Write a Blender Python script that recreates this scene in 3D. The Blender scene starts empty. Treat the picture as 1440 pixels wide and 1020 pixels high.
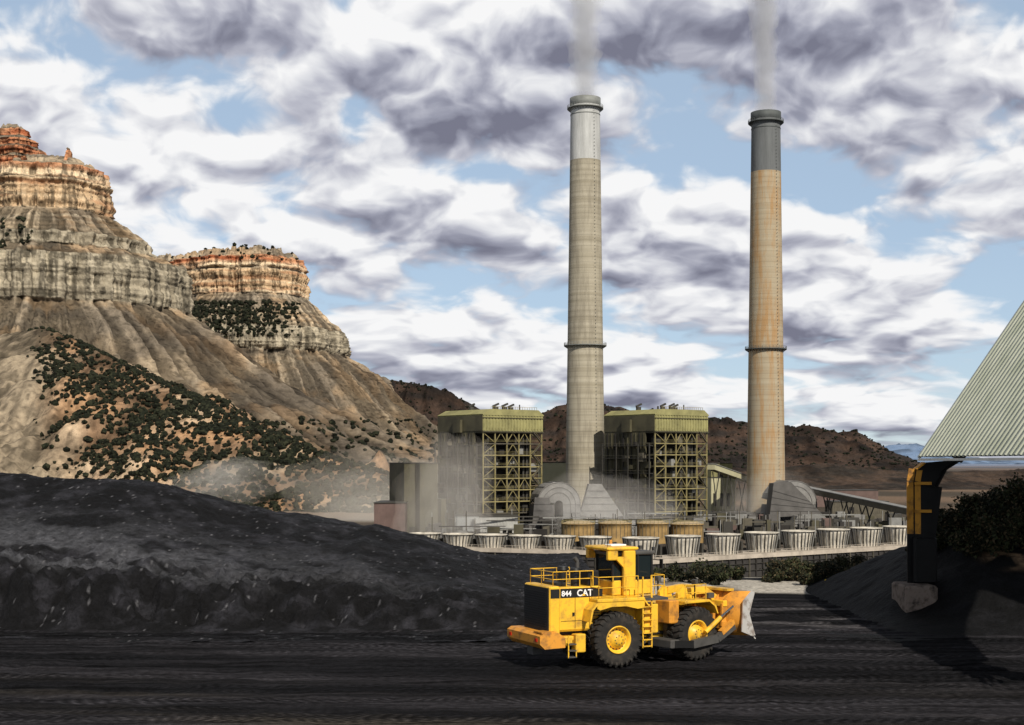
import bpy, math, random
import numpy as np
from mathutils import Matrix, Vector
random.seed(7); rng=np.random.default_rng(11)
sc=bpy.context.scene
CH=9.6; HOR=650.0
def X_(px,Y): return (px-720)*Y/2000.0
def Z_(py,Y): return CH+(HOR-py)*Y/2000.0
# ---------------- noise ----------------
def _h(x,y,z,s):
    x=x.astype(np.int64);y=y.astype(np.int64);z=z.astype(np.int64)
    h=(x*374761393+y*668265263+z*1442695041+s*97531)&0xffffffff
    h=((h^(h>>13))*1274126177)&0xffffffff
    h=((h^(h>>16))*2246822519)&0xffffffff
    h=h^(h>>15)
    return (h&0xffffff)/float(0xffffff)
def vn(x,y,z=None,s=0):
    x=np.asarray(x,float);y=np.asarray(y,float)
    two=z is None
    z=np.zeros_like(x) if z is None else np.asarray(z,float)+np.zeros_like(x)
    y=y+np.zeros_like(x)
    xi=np.floor(x);yi=np.floor(y);zi=np.floor(z)
    f=lambda a:a*a*(3-2*a)
    u=f(x-xi);v=f(y-yi);w=f(z-zi)
    r=0
    for a,wa in((0,1-u),(1,u)):
        for b,wb in((0,1-v),(1,v)):
            if two: r=r+_h(xi+a,yi+b,zi,s)*wa*wb;continue
            for c,wc in((0,1-w),(1,w)):
                r=r+_h(xi+a,yi+b,zi+c,s)*wa*wb*wc
    return r
def fbm(x,y,z=None,o=5,s=0,g=0.5):
    a=1;t=0;n=0;f=1
    for i in range(o):
        t=t+a*vn(np.asarray(x)*f,np.asarray(y)*f,None if z is None else np.asarray(z)*f,s+i*17);n+=a;a*=g;f*=2.03
    return t/n
def ridg(x,y,z=None,o=4,s=0):
    a=1;t=0;n=0;f=1
    for i in range(o):
        t=t+a*(1-abs(2*vn(np.asarray(x)*f,np.asarray(y)*f,None if z is None else np.asarray(z)*f,s+i*31)-1));n+=a;a*=.5;f*=2.1
    return t/n
def sm(a,b,x):
    t=np.clip((x-a)/(b-a),0,1);return t*t*(3-2*t)
def lerp(a,b,t): return a+(b-a)*t[...,None]
# ---------------- materials ----------------
def nt(name):
    m=bpy.data.materials.new(name);m.use_nodes=True
    n=m.node_tree;b=n.nodes['Principled BSDF'];return m,n,b
def mat(name,col,rough=.7,metal=0,var=.25,scale=2.0,bump=0.0,bscale=20,dirt=None,spec=.4):
    m,n,b=nt(name);N=n.nodes;L=n.links
    tc=N.new('ShaderNodeTexCoord')
    no=N.new('ShaderNodeTexNoise');no.inputs['Scale'].default_value=scale;no.inputs['Detail'].default_value=6;no.inputs['Roughness'].default_value=.65
    L.new(tc.outputs['Object'],no.inputs['Vector'])
    r=N.new('ShaderNodeValToRGB')
    c=np.array(col);lo=c*(1-var);hi=np.minimum(c*(1+var*.6),1)
    if dirt is not None: lo=np.array(dirt)
    r.color_ramp.elements[0].position=.3;r.color_ramp.elements[1].position=.62 if dirt is None else .52
    r.color_ramp.elements[0].color=(*lo,1);r.color_ramp.elements[1].color=(*hi,1)
    L.new(no.outputs['Fac'],r.inputs['Fac']);L.new(r.outputs['Color'],b.inputs['Base Color'])
    b.inputs['Roughness'].default_value=rough;b.inputs['Metallic'].default_value=metal
    b.inputs['Specular IOR Level'].default_value=spec
    if bump>0:
        n2=N.new('ShaderNodeTexNoise');n2.inputs['Scale'].default_value=bscale;n2.inputs['Detail'].default_value=5
        L.new(tc.outputs['Object'],n2.inputs['Vector'])
        bp=N.new('ShaderNodeBump');bp.inputs['Strength'].default_value=bump;bp.inputs['Distance'].default_value=.1
        L.new(n2.outputs['Fac'],bp.inputs['Height']);L.new(bp.outputs['Normal'],b.inputs['Normal'])
    return m
def attrmat(name,rough=.9,nscale=.3,bump=.6,bdist=1.0,amp=.25,spec=.2):
    m,n,b=nt(name);N=n.nodes;L=n.links
    at=N.new('ShaderNodeAttribute');at.attribute_name='Col'
    g=N.new('ShaderNodeNewGeometry')
    no=N.new('ShaderNodeTexNoise');no.inputs['Scale'].default_value=nscale;no.inputs['Detail'].default_value=7;no.inputs['Roughness'].default_value=.7
    L.new(g.outputs['Position'],no.inputs['Vector'])
    mr=N.new('ShaderNodeMapRange');mr.inputs[1].default_value=.3;mr.inputs[2].default_value=.7;mr.inputs[3].default_value=1-amp;mr.inputs[4].default_value=1+amp
    L.new(no.outputs['Fac'],mr.inputs[0])
    mx=N.new('ShaderNodeVectorMath');mx.operation='MULTIPLY'
    L.new(at.outputs['Color'],mx.inputs[0]);L.new(mr.outputs[0],mx.inputs[1]);L.new(mx.outputs[0],b.inputs['Base Color'])
    b.inputs['Roughness'].default_value=rough;b.inputs['Specular IOR Level'].default_value=spec
    bp=N.new('ShaderNodeBump');bp.inputs['Strength'].default_value=bump;bp.inputs['Distance'].default_value=bdist
    L.new(no.outputs['Fac'],bp.inputs['Height']);L.new(bp.outputs['Normal'],b.inputs['Normal'])
    return m
# ---------------- mesh helpers ----------------
def np_mesh(name,V,F,mats,smooth=False,col=None,midx=None,parent=None):
    V=np.asarray(V,np.float32);F=np.asarray(F,np.int32)
    me=bpy.data.meshes.new(name);k=F.shape[1]
    me.vertices.add(len(V));me.vertices.foreach_set('co',V.ravel())
    me.loops.add(F.size);me.loops.foreach_set('vertex_index',F.ravel())
    me.polygons.add(len(F));me.polygons.foreach_set('loop_start',np.arange(0,F.size,k,dtype=np.int32))
    me.polygons.foreach_set('loop_total',np.full(len(F),k,np.int32))
    me.polygons.foreach_set('use_smooth',np.full(len(F),smooth))
    if midx is not None: me.polygons.foreach_set('material_index',np.asarray(midx,np.int32))
    me.update(calc_edges=True)
    for m in mats: me.materials.append(m)
    if col is not None:
        a=me.color_attributes.new('Col','FLOAT_COLOR','POINT')
        c=np.ones((len(V),4),np.float32);c[:,:3]=np.clip(col,0,1);a.data.foreach_set('color',c.ravel())
    o=bpy.data.objects.new(name,me);sc.collection.objects.link(o)
    if parent: o.parent=parent
    return o
def gridF(nu,nv):
    i=np.arange(nu-1)[:,None]*nv+np.arange(nv-1)[None,:]
    i=i.ravel();return np.stack([i,i+nv,i+nv+1,i+1],1)
def empty(name,M=None,parent=None):
    o=bpy.data.objects.new(name,None);sc.collection.objects.link(o)
    if M is not None:o.matrix_world=M
    if parent:o.parent=parent
    return o
class MB:
    def __init__(s,M=None): s.v=[];s.f=[];s.mi=[];s.sm=[];s.mats=[];s.M=M or Matrix.Identity(4)
    def add(s,vs,fs,m,smooth=False):
        b=len(s.v)
        s.v+= [tuple(s.M@Vector(p)) for p in vs]
        if m not in s.mats:s.mats.append(m)
        k=s.mats.index(m)
        for f in fs: s.f.append(tuple(b+i for i in f));s.mi.append(k);s.sm.append(smooth)
    def box(s,x0,x1,y0,y1,z0,z1,m,c=0):
        if c:
            c=min(c,(x1-x0)*.4,(y1-y0)*.4,(z1-z0)*.4)
            prof=[(x0+c,y0),(x1-c,y0),(x1,y0+c),(x1,y1-c),(x1-c,y1),(x0+c,y1),(x0,y1-c),(x0,y0+c)]
            cx,cy=(x0+x1)/2,(y0+y1)/2
            def ring(z,ins):
                return [(px-ins*np.sign(px-cx),py-ins*np.sign(py-cy),z) for px,py in prof]
            vs=ring(z0,c*.7)+ring(z0+c,0)+ring(z1-c,0)+ring(z1,c*.7)
            fs=[tuple(range(7,-1,-1)),tuple(range(24,32))]
            for r in range(3):
                for i in range(8):
                    j=(i+1)%8;fs.append((r*8+i,r*8+j,r*8+8+j,r*8+8+i))
            s.add(vs,fs,m);return
        vs=[(x0,y0,z0),(x1,y0,z0),(x1,y1,z0),(x0,y1,z0),(x0,y0,z1),(x1,y0,z1),(x1,y1,z1),(x0,y1,z1)]
        s.add(vs,[(3,2,1,0),(4,5,6,7),(0,1,5,4),(1,2,6,5),(2,3,7,6),(3,0,4,7)],m)
    def beam(s,a,b,w,m,h=None):
        a=Vector(a);b=Vector(b);d=b-a
        if d.length<1e-6:return
        d.normalize();up=Vector((0,0,1)) if abs(d.z)<.95 else Vector((0,1,0))
        r=d.cross(up).normalized();u=r.cross(d);h=h or w
        vs=[]
        for p in(a,b):
            for i,j in((-1,-1),(1,-1),(1,1),(-1,1)): vs.append(p+r*(i*w/2)+u*(j*h/2))
        s.add(vs,[(0,1,2,3),(7,6,5,4),(0,4,5,1),(1,5,6,2),(2,6,7,3),(3,7,4,0)],m)
    def cyl(s,a,b,r1,r2,m,n=16,smooth=True,cap=True):
        a=Vector(a);b=Vector(b);d=(b-a).normalized();up=Vector((0,0,1)) if abs(d.z)<.95 else Vector((1,0,0))
        r=d.cross(up).normalized();u=r.cross(d);vs=[]
        for p,q in((a,r1),(b,r2)):
            for i in range(n):
                t=2*math.pi*i/n;vs.append(p+r*(q*math.cos(t))+u*(q*math.sin(t)))
        s.add(vs,[(i,(i+1)%n,n+(i+1)%n,n+i) for i in range(n)],m,smooth)
        if cap: s.add(vs,[tuple(range(n-1,-1,-1)),tuple(range(n,2*n))],m)
    def lathe(s,prof,m,c=(0,0,0),axis='z',n=32,smooth=True):
        vs=[]
        for (r,h) in prof:
            for i in range(n):
                t=2*math.pi*i/n;x=r*math.cos(t);y=r*math.sin(t)
                if axis=='z':p=(c[0]+x,c[1]+y,c[2]+h)
                else:p=(c[0]+x,c[1]+h,c[2]+y)
                vs.append(p)
        fs=[(k*n+i,k*n+(i+1)%n,(k+1)*n+(i+1)%n,(k+1)*n+i) for k in range(len(prof)-1) for i in range(n)]
        s.add(vs,fs,m,smooth)
    def ext(s,prof,y0,y1,m):
        n=len(prof);vs=[(x,y0,z) for x,z in prof]+[(x,y1,z) for x,z in prof]
        s.add(vs,[tuple(range(n)),tuple(range(2*n-1,n-1,-1))]+[(i,n+i,n+(i+1)%n,(i+1)%n) for i in range(n)],m)
    def make(s,name,parent=None,M=None):
        me=bpy.data.meshes.new(name);me.from_pydata(s.v,[],s.f)
        for m in s.mats:me.materials.append(m)
        me.polygons.foreach_set('material_index',s.mi);me.polygons.foreach_set('use_smooth',s.sm)
        me.update()
        import bmesh
        bm=bmesh.new();bm.from_mesh(me);bmesh.ops.recalc_face_normals(bm,faces=bm.faces);bm.to_mesh(me);bm.free()
        o=bpy.data.objects.new(name,me);sc.collection.objects.link(o)
        if parent:o.parent=parent
        return o
# ================= CAMERA =================
cam=bpy.data.cameras.new('camera');co=bpy.data.objects.new('camera',cam);sc.collection.objects.link(co)
co.location=(0,0,CH);co.rotation_euler=(math.pi/2,0,0);cam.lens=50;cam.sensor_width=36;cam.shift_y=140/1440
cam.clip_end=60000;cam.clip_start=.5;sc.camera=co
# ================= SUN / WORLD =================
S=Vector((0.28,-0.68,0.60)).normalized()
sun=bpy.data.lights.new('sun','SUN');sun.energy=5.0;sun.angle=math.radians(.5);sun.color=(1,.92,.80)
so=bpy.data.objects.new('sun',sun);sc.collection.objects.link(so);so.rotation_euler=S.to_track_quat('Z','Y').to_euler()
w=bpy.data.worlds.new('World');sc.world=w;w.use_nodes=True
N=w.node_tree.nodes;L=w.node_tree.links;N.clear()
out=N.new('ShaderNodeOutputWorld');bg=N.new('ShaderNodeBackground');L.new(bg.outputs[0],out.inputs[0])
sky=N.new('ShaderNodeTexSky');sky.sky_type='NISHITA';sky.sun_disc=False
sky.sun_elevation=math.asin(S.z);sky.sun_rotation=math.atan2(S.x,S.y);sky.altitude=1800;sky.dust_density=.6
def M_(op,a,b=None,c=None):
    n=N.new('ShaderNodeMath');n.operation=op
    for i,v in enumerate((a,b,c)):
        if v is None:continue
        if isinstance(v,(int,float)):n.inputs[i].default_value=v
        else:L.new(v,n.inputs[i])
    return n.outputs[0]
def MR(v,a,b,c,d,sm_=True):
    n=N.new('ShaderNodeMapRange');n.interpolation_type='SMOOTHSTEP' if sm_ else 'LINEAR'
    L.new(v,n.inputs[0])
    for i,q in enumerate((a,b,c,d)):n.inputs[i+1].default_value=q
    return n.outputs[0]
tc=N.new('ShaderNodeTexCoord');sp=N.new('ShaderNodeSeparateXYZ');L.new(tc.outputs['Generated'],sp.inputs[0])
dx,dy,dz=sp.outputs
z0=M_('MAXIMUM',dz,0.0)
az=M_('ARCTAN2',dx,dy)
def uv(off,su,kv,seed):
    lv=M_('LOGARITHM',M_('ADD',z0,.085+off),math.e)
    cb=N.new('ShaderNodeCombineXYZ');L.new(M_('MULTIPLY_ADD',az,su,seed),cb.inputs[0]);L.new(M_('MULTIPLY_ADD',lv,kv,seed*1.7),cb.inputs[1])
    return cb.outputs[0]
def fb(v,scale,det,rough,dist=0.0):
    no=N.new('ShaderNodeTexNoise');no.noise_dimensions='2D';no.inputs['Scale'].default_value=scale;no.inputs['Detail'].default_value=det;no.inputs['Roughness'].default_value=rough;no.inputs['Distortion'].default_value=dist
    L.new(v,no.inputs['Vector']);return no
warp=fb(uv(0,6.4,3.2,4.4),2.1,2,.5)
def density(off,det):
    v=uv(off,6.4,3.2,2.7)
    wv=N.new('ShaderNodeVectorMath');wv.operation='MULTIPLY_ADD';L.new(warp.outputs['Color'],wv.inputs[0]);wv.inputs[1].default_value=(.30,.20,0);L.new(v,wv.inputs[2])
    n1=fb(wv.outputs[0],.95,det,.53).outputs['Fac']
    vo=N.new('ShaderNodeTexVoronoi');vo.voronoi_dimensions='2D';vo.feature='F1';vo.inputs['Scale'].default_value=2.2;vo.inputs['Detail'].default_value=3;vo.inputs['Roughness'].default_value=.5
    L.new(wv.outputs[0],vo.inputs['Vector'])
    return M_('ADD',M_('MULTIPLY',n1,.85),M_('MULTIPLY',M_('SUBTRACT',.5,vo.outputs['Distance']),.16))
dyc=M_('MAXIMUM',dy,.05);sx=M_('DIVIDE',dx,dyc);tz=M_('DIVIDE',dz,dyc)
def blob(px,py,rx,ry,amp):
    a=M_('DIVIDE',M_('SUBTRACT',sx,(px-720)/2000),rx/2000);b=M_('DIVIDE',M_('SUBTRACT',tz,(650-py)/2000),ry/2000)
    r=M_('ADD',M_('MULTIPLY',a,a),M_('MULTIPLY',b,b))
    return M_('MULTIPLY',M_('EXPONENT',M_('MULTIPLY',r,-1.0)),amp)
def sumn(l):
    r=l[0]
    for q in l[1:]:r=M_('ADD',r,q)
    return r
dens=density(0,7);dens2=density(.012,4)
big=fb(uv(0,4,2.2,9.1),1.0,2,.5).outputs['Fac']
dens_add=sumn([blob(230,60,240,70,.08),blob(600,60,140,70,.06),blob(700,160,160,60,.07),blob(1250,90,260,100,.06),blob(488,170,34,60,-.13),blob(330,150,50,26,-.10),
   blob(690,243,120,14,-.10),blob(560,460,80,25,.08),blob(470,20,34,50,-.10),blob(960,340,300,120,.05),blob(420,250,220,110,.06),blob(1330,560,120,40,-.03),blob(1330,300,160,120,.04)])
d1=M_('ADD',dens,dens_add)
mask=MR(d1,.275,.39,0,1)
lit=M_('MULTIPLY',M_('SUBTRACT',dens,dens2),4.6)
dark=sumn([blob(690,190,190,34,-.24),blob(1250,140,260,50,-.20),blob(200,125,240,26,-.14),blob(1350,400,160,40,-.12),blob(860,205,140,24,-.10),blob(620,430,200,26,-.10),
  blob(200,60,200,50,.12),blob(600,60,140,60,.12),blob(320,240,120,60,.12),blob(560,440,60,30,.2),blob(180,300,120,80,.12)])
sh=sumn([M_('ADD',lit,.70),M_('MULTIPLY',M_('SUBTRACT',d1,.44),-.9),M_('MULTIPLY',M_('SUBTRACT',big,.5),.8),dark])
rp=N.new('ShaderNodeValToRGB');L.new(sh,rp.inputs[0]);e=rp.color_ramp.elements
e[0].position=-0.0;e[0].color=(.19,.195,.26,1);e[1].position=1;e[1].color=(.93,.93,.935,1)
for p,c in((.28,(.32,.33,.41,1)),(.52,(.50,.51,.585,1)),(.76,(.73,.74,.78,1))):
    q=e.new(p);q.color=c
skm=N.new('ShaderNodeVectorMath');skm.operation='SCALE';skm.inputs['Scale'].default_value=.10;L.new(sky.outputs[0],skm.inputs[0])
hz=N.new('ShaderNodeMixRGB');L.new(skm.outputs[0],hz.inputs[1]);hz.inputs[2].default_value=(.48,.61,.76,1);hz.inputs[0].default_value=.65
mxw=N.new('ShaderNodeMixRGB');L.new(mask,mxw.inputs[0]);L.new(hz.outputs[0],mxw.inputs[1]);L.new(rp.outputs[0],mxw.inputs[2])
ov=MR(dz,.34,.6,1,.24)
fin=N.new('ShaderNodeVectorMath');fin.operation='SCALE';L.new(mxw.outputs[0],fin.inputs[0]);L.new(ov,fin.inputs['Scale'])
L.new(fin.outputs[0],bg.inputs[0]);bg.inputs[1].default_value=1.0
sc.view_settings.view_transform='Standard';sc.view_settings.look='None';sc.view_settings.exposure=0
# ================= GROUND =================
def gz(x,y):
    z=-29*sm(107,320,y)+10*sm(490,540,y)
    z=z+.35*sm(104,108,y)*(1-sm(112,118,y))*(fbm(x/3,y/3,o=3,s=5)+.2)
    z=z+(fbm(x/60,y/60,o=3,s=8)-.5)*3*sm(700,1500,y)
    return z
ys=np.unique(np.concatenate([np.linspace(-40,40,9),np.linspace(40,125,400),np.linspace(125,600,90),np.linspace(600,3200,90),np.geomspace(3200,45000,25)]))
xs=np.unique(np.concatenate([-np.geomspace(60,30000,40),np.linspace(-60,60,300),np.geomspace(60,30000,40)]))
GX,GY=np.meshgrid(xs,ys,indexing='ij')
GZ=gz(GX,GY)
near=(1-sm(98,104,GY))
curve=GY+.05*GX+2.5*np.sin(GX/38)*sm(75,50,GY)+.9*fbm(GX/25,GY/6,o=2,s=3)
rut=np.sin(curve*5.2)*.045*near*sm(.3,.6,fbm(GX/18,GY/4,o=2,s=6))
GZ=GZ+rut+(fbm(GX/1.3,GY/.8,o=3,s=2)-.5)*.22*near
coal=np.array([.006,.006,.007])
nn=fbm(GX/40,curve/3,o=4,s=21)
c=lerp(coal*np.ones(GX.shape+(3,)),np.array([.022,.021,.024])*np.ones(3),sm(.4,.75,nn))
c=lerp(c,np.array([.044,.038,.031])*np.ones(3),sm(.40,.75,fbm(GX/30,curve/2,o=3,s=77))*(1-sm(48,68,GY))*.8)
c=lerp(c,np.array([.055,.052,.055])*np.ones(3),sm(.45,.7,fbm(GX/5,GY/1.5,o=4,s=79))*sm(10,13,GX)*(1-sm(24,30,GX))*sm(78,84,GY)*(1-sm(92,98,GY)))
grav=lerp(np.array([.46,.43,.38])*np.ones(GX.shape+(3,)),np.array([.16,.13,.10])*np.ones(3),sm(.45,.62,fbm(GX/5,GY/5,o=3,s=4)))
c=lerp(c,grav,sm(102.5,104.5,GY+3*(fbm(GX/6,GY/6,o=3,s=9)-.5)))
plant=lerp(np.array([.10,.085,.07])*np.ones(GX.shape+(3,)),np.array([.035,.032,.03])*np.ones(3),sm(.4,.6,fbm(GX/30,GY/30,o=3,s=14)))
c=lerp(c,plant,sm(130,170,GY))
des=lerp(np.array([.17,.12,.085])*np.ones(GX.shape+(3,)),np.array([.07,.058,.045])*np.ones(3),sm(.42,.58,fbm(GX/160,GY/220,o=5,s=15)))
c=lerp(c,des,sm(640,760,GY))
c=lerp(c,np.array([.20,.24,.33])*np.ones(3),sm(3000,16000,GY))  # distance haze painted into the far ground colour
m_ground=attrmat('ground_mat',rough=1.0,nscale=3,bump=.8,bdist=.18,amp=.55,spec=.06)
n=m_ground.node_tree;NN=n.nodes;LL=n.links
b=NN['Principled BSDF'];g=[q for q in NN if q.type=='NEW_GEOMETRY'][0]
mp=NN.new('ShaderNodeMapping');mp.inputs['Scale'].default_value=(.07,2.0,1);mp.inputs['Rotation'].default_value=(0,0,math.radians(2))
LL.new(g.outputs['Position'],mp.inputs[0]);st=NN.new('ShaderNodeTexNoise');st.inputs['Scale'].default_value=1;st.inputs['Detail'].default_value=7;st.inputs['Roughness'].default_value=.7;st.inputs['Distortion'].default_value=.3
LL.new(mp.outputs[0],st.inputs['Vector'])
bp=[q for q in NN if q.type=='BUMP'][0]
def NM(op,a,b_=None,c_=None):
    q=NN.new('ShaderNodeMath');q.operation=op
    for i,v in enumerate((a,b_,c_)):
        if v is None:continue
        if isinstance(v,(int,float)):q.inputs[i].default_value=v
        else:LL.new(v,q.inputs[i])
    return q.outputs[0]
sepg=NN.new('ShaderNodeSeparateXYZ');LL.new(g.outputs['Position'],sepg.inputs[0])
mp3=NN.new('ShaderNodeMapping');mp3.inputs['Scale'].default_value=(.03,.9,1);mp3.inputs['Rotation'].default_value=(0,0,math.radians(3));LL.new(g.outputs['Position'],mp3.inputs[0])
tb=NN.new('ShaderNodeTexNoise');tb.inputs['Scale'].default_value=1;tb.inputs['Detail'].default_value=3;LL.new(mp3.outputs[0],tb.inputs['Vector'])
band=NN.new('ShaderNodeMapRange');LL.new(tb.outputs['Fac'],band.inputs[0]);band.inputs[1].default_value=.49;band.inputs[2].default_value=.54
lug=NM('SINE',NM('ADD',NM('MULTIPLY',sepg.outputs[0],12.0),NM('ADD',NM('MULTIPLY',NM('PINGPONG',sepg.outputs[1],.5),9.0),NM('MULTIPLY',tb.outputs['Fac'],55.0))))
no0=[q for q in NN if q.type=='TEX_NOISE' and q not in(st,tb)][0]
lugm=NM('MULTIPLY',NM('MULTIPLY',lug,band.outputs[0]),NM('MULTIPLY',no0.outputs['Fac'],1.8))
nr=NN.new('ShaderNodeMapRange');LL.new(sepg.outputs[1],nr.inputs[0]);nr.inputs[1].default_value=100;nr.inputs[2].default_value=104;nr.inputs[3].default_value=1;nr.inputs[4].default_value=0
lugn=NM('MULTIPLY',lugm,nr.outputs[0])
hgt=NM('ADD',NM('ADD',NM('MULTIPLY',st.outputs['Fac'],2.8),no0.outputs['Fac']),NM('MULTIPLY',lugn,.35))
LL.new(hgt,bp.inputs['Height'])
vm=[q for q in NN if q.type=='VECT_MATH'][0]
mr2=NN.new('ShaderNodeMapRange');LL.new(st.outputs['Fac'],mr2.inputs[0]);mr2.inputs[1].default_value=.35;mr2.inputs[2].default_value=.7;mr2.inputs[3].default_value=.3;mr2.inputs[4].default_value=2.6
str_=NM('MULTIPLY',mr2.outputs[0],NM('ADD',NM('MULTIPLY',lugn,.5),1.0))
mixf=NN.new('ShaderNodeMix');mixf.data_type='FLOAT';LL.new(nr.outputs[0],mixf.inputs[0]);mixf.inputs[2].default_value=1;LL.new(str_,mixf.inputs[3])
v2=NN.new('ShaderNodeVectorMath');v2.operation='SCALE';LL.new(vm.outputs[0],v2.inputs[0]);LL.new(mixf.outputs[0],v2.inputs['Scale']);LL.new(v2.outputs[0],b.inputs['Base Color'])
np_mesh('ground',np.stack([GX,GY,GZ],-1).reshape(-1,3),gridF(len(xs),len(ys)),[m_ground],True,c.reshape(-1,3))
# ================= COAL PILES =================
m_coal=attrmat('coal_mat',rough=.75,nscale=2.5,bump=1.0,bdist=.4,amp=.7,spec=.18)
def coalcol(x,y,z,light=0):
    q=fbm(x/1.2,y/1.2,z/1.2,o=4,s=61)
    return lerp(np.array([.005,.005,.006])*np.ones(x.shape+(3,)),np.array([.027,.027,.033])*np.ones(3),sm(.42,.8,q))
px=np.array([-400,-120,0,60,120,200,300,400,500,520,560,640,740,800,850]);py=np.array([660,662,664,668,667,680,705,728,743,738,752,772,800,822,842])
Xc=X_(px,102);Zc=Z_(py,102)
xx=np.linspace(-62,7,620);yy=np.linspace(76,150,500)
PX,PY=np.meshgrid(xx,yy,indexing='ij')
cz=np.interp(PX,Xc,Zc);cz=np.maximum(cz,0)
Yb=81+2.2*(fbm(PX/9,PX*0,o=3,s=33)-.5)+1.5*sm(-5,7,PX);Yc=102
u=(PY-Yb)/(Yc-Yb)
ur=u+ .22*(ridg(PX/3.0,PY/9,o=4,s=41)-.6)*sm(0,.1,u)*(1-sm(.35,.55,u))+.08*(fbm(PX/14,PY/30,o=2,s=43)-.5)
f=np.interp(ur,[-1,0,.03,.15,.19,.34,1,1.3,2.3,3],[-.02,0,.03,.27,.33,.41,1,.97,.0,-.05])
PZ=cz*f
amp=sm(0,.05,u)*(1-sm(.30,.5,u))
PZ+=amp*(ridg(PX/1.7,PY/1.1,o=4,s=51)-.55)*1.5*np.clip(cz/5,0,1)
PZ+=sm(.2,.4,u)*(fbm(PX/4,PY/4,o=4,s=52)-.5)*.7*np.clip(cz/4,0,1)+(fbm(PX/.5,PY/.5,o=2,s=54)-.5)*.18
PZ+=(fbm(PX/5,PY/5,o=2,s=59)-.5)*.8*np.clip(cz/6,0,1)*sm(.6,.9,u)
cc=coalcol(PX,PY,PZ)
lit_band=(sm(.20,.28,u)*(1-sm(.42,.8,u)))*sm(.38,.6,fbm(PX/2.5,PY/1.5,o=4,s=88))
cc=lerp(cc,np.array([.105,.108,.122])*np.ones(3),lit_band*.6*sm(2,8,cz))  # sunlit streak along the bench painted as paler coal
sparkle=(_h(np.floor(PX*9),np.floor(PY*9),np.floor(PZ*0),3)>.99)
cc[sparkle]=(.12,.12,.13)  # glints on the coal painted as pale specks
np_mesh('coal_pile',np.stack([PX,PY,PZ],-1).reshape(-1,3),gridF(620,500),[m_coal],True,cc.reshape(-1,3))
px=np.array([1150,1180,1215,1250,1300,1340,1400,1460,1700,2400]);py=np.array([890,874,846,822,790,768,756,750,745,745])
xx=np.linspace(17,70,300);yy=np.linspace(76,118,240);PX,PY=np.meshgrid(xx,yy,indexing='ij')
HX,HZ=X_(px,91),Z_(py,91)
def heapz(x,y):
    c=np.maximum(np.interp(x,HX,HZ),-.1);return c*np.interp(y,[76,79,88,92,100,118],[-.02,0,.80,1,.95,-.02])
PZ=heapz(PX,PY);PZ=PZ+(fbm(PX/3,PY/3,o=5,s=57)-.5)*.9*np.clip(PZ,0,1)
cc=coalcol(PX,PY,PZ)*.3  # coal colour cut down to paint the shade under the shed
tan=sm(2.9,3.4,PZ)*sm(28.5,30.5,PX)*(1-sm(4.4,4.7,PZ))
cc=lerp(cc,np.array([.26,.17,.10])*np.ones(3),tan*sm(.42,.56,fbm(PX/1.5,PY/1.5,o=3,s=3)))
np_mesh('coal_heap',np.stack([PX,PY,PZ],-1).reshape(-1,3),gridF(300,240),[m_coal],True,cc.reshape(-1,3))
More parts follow.
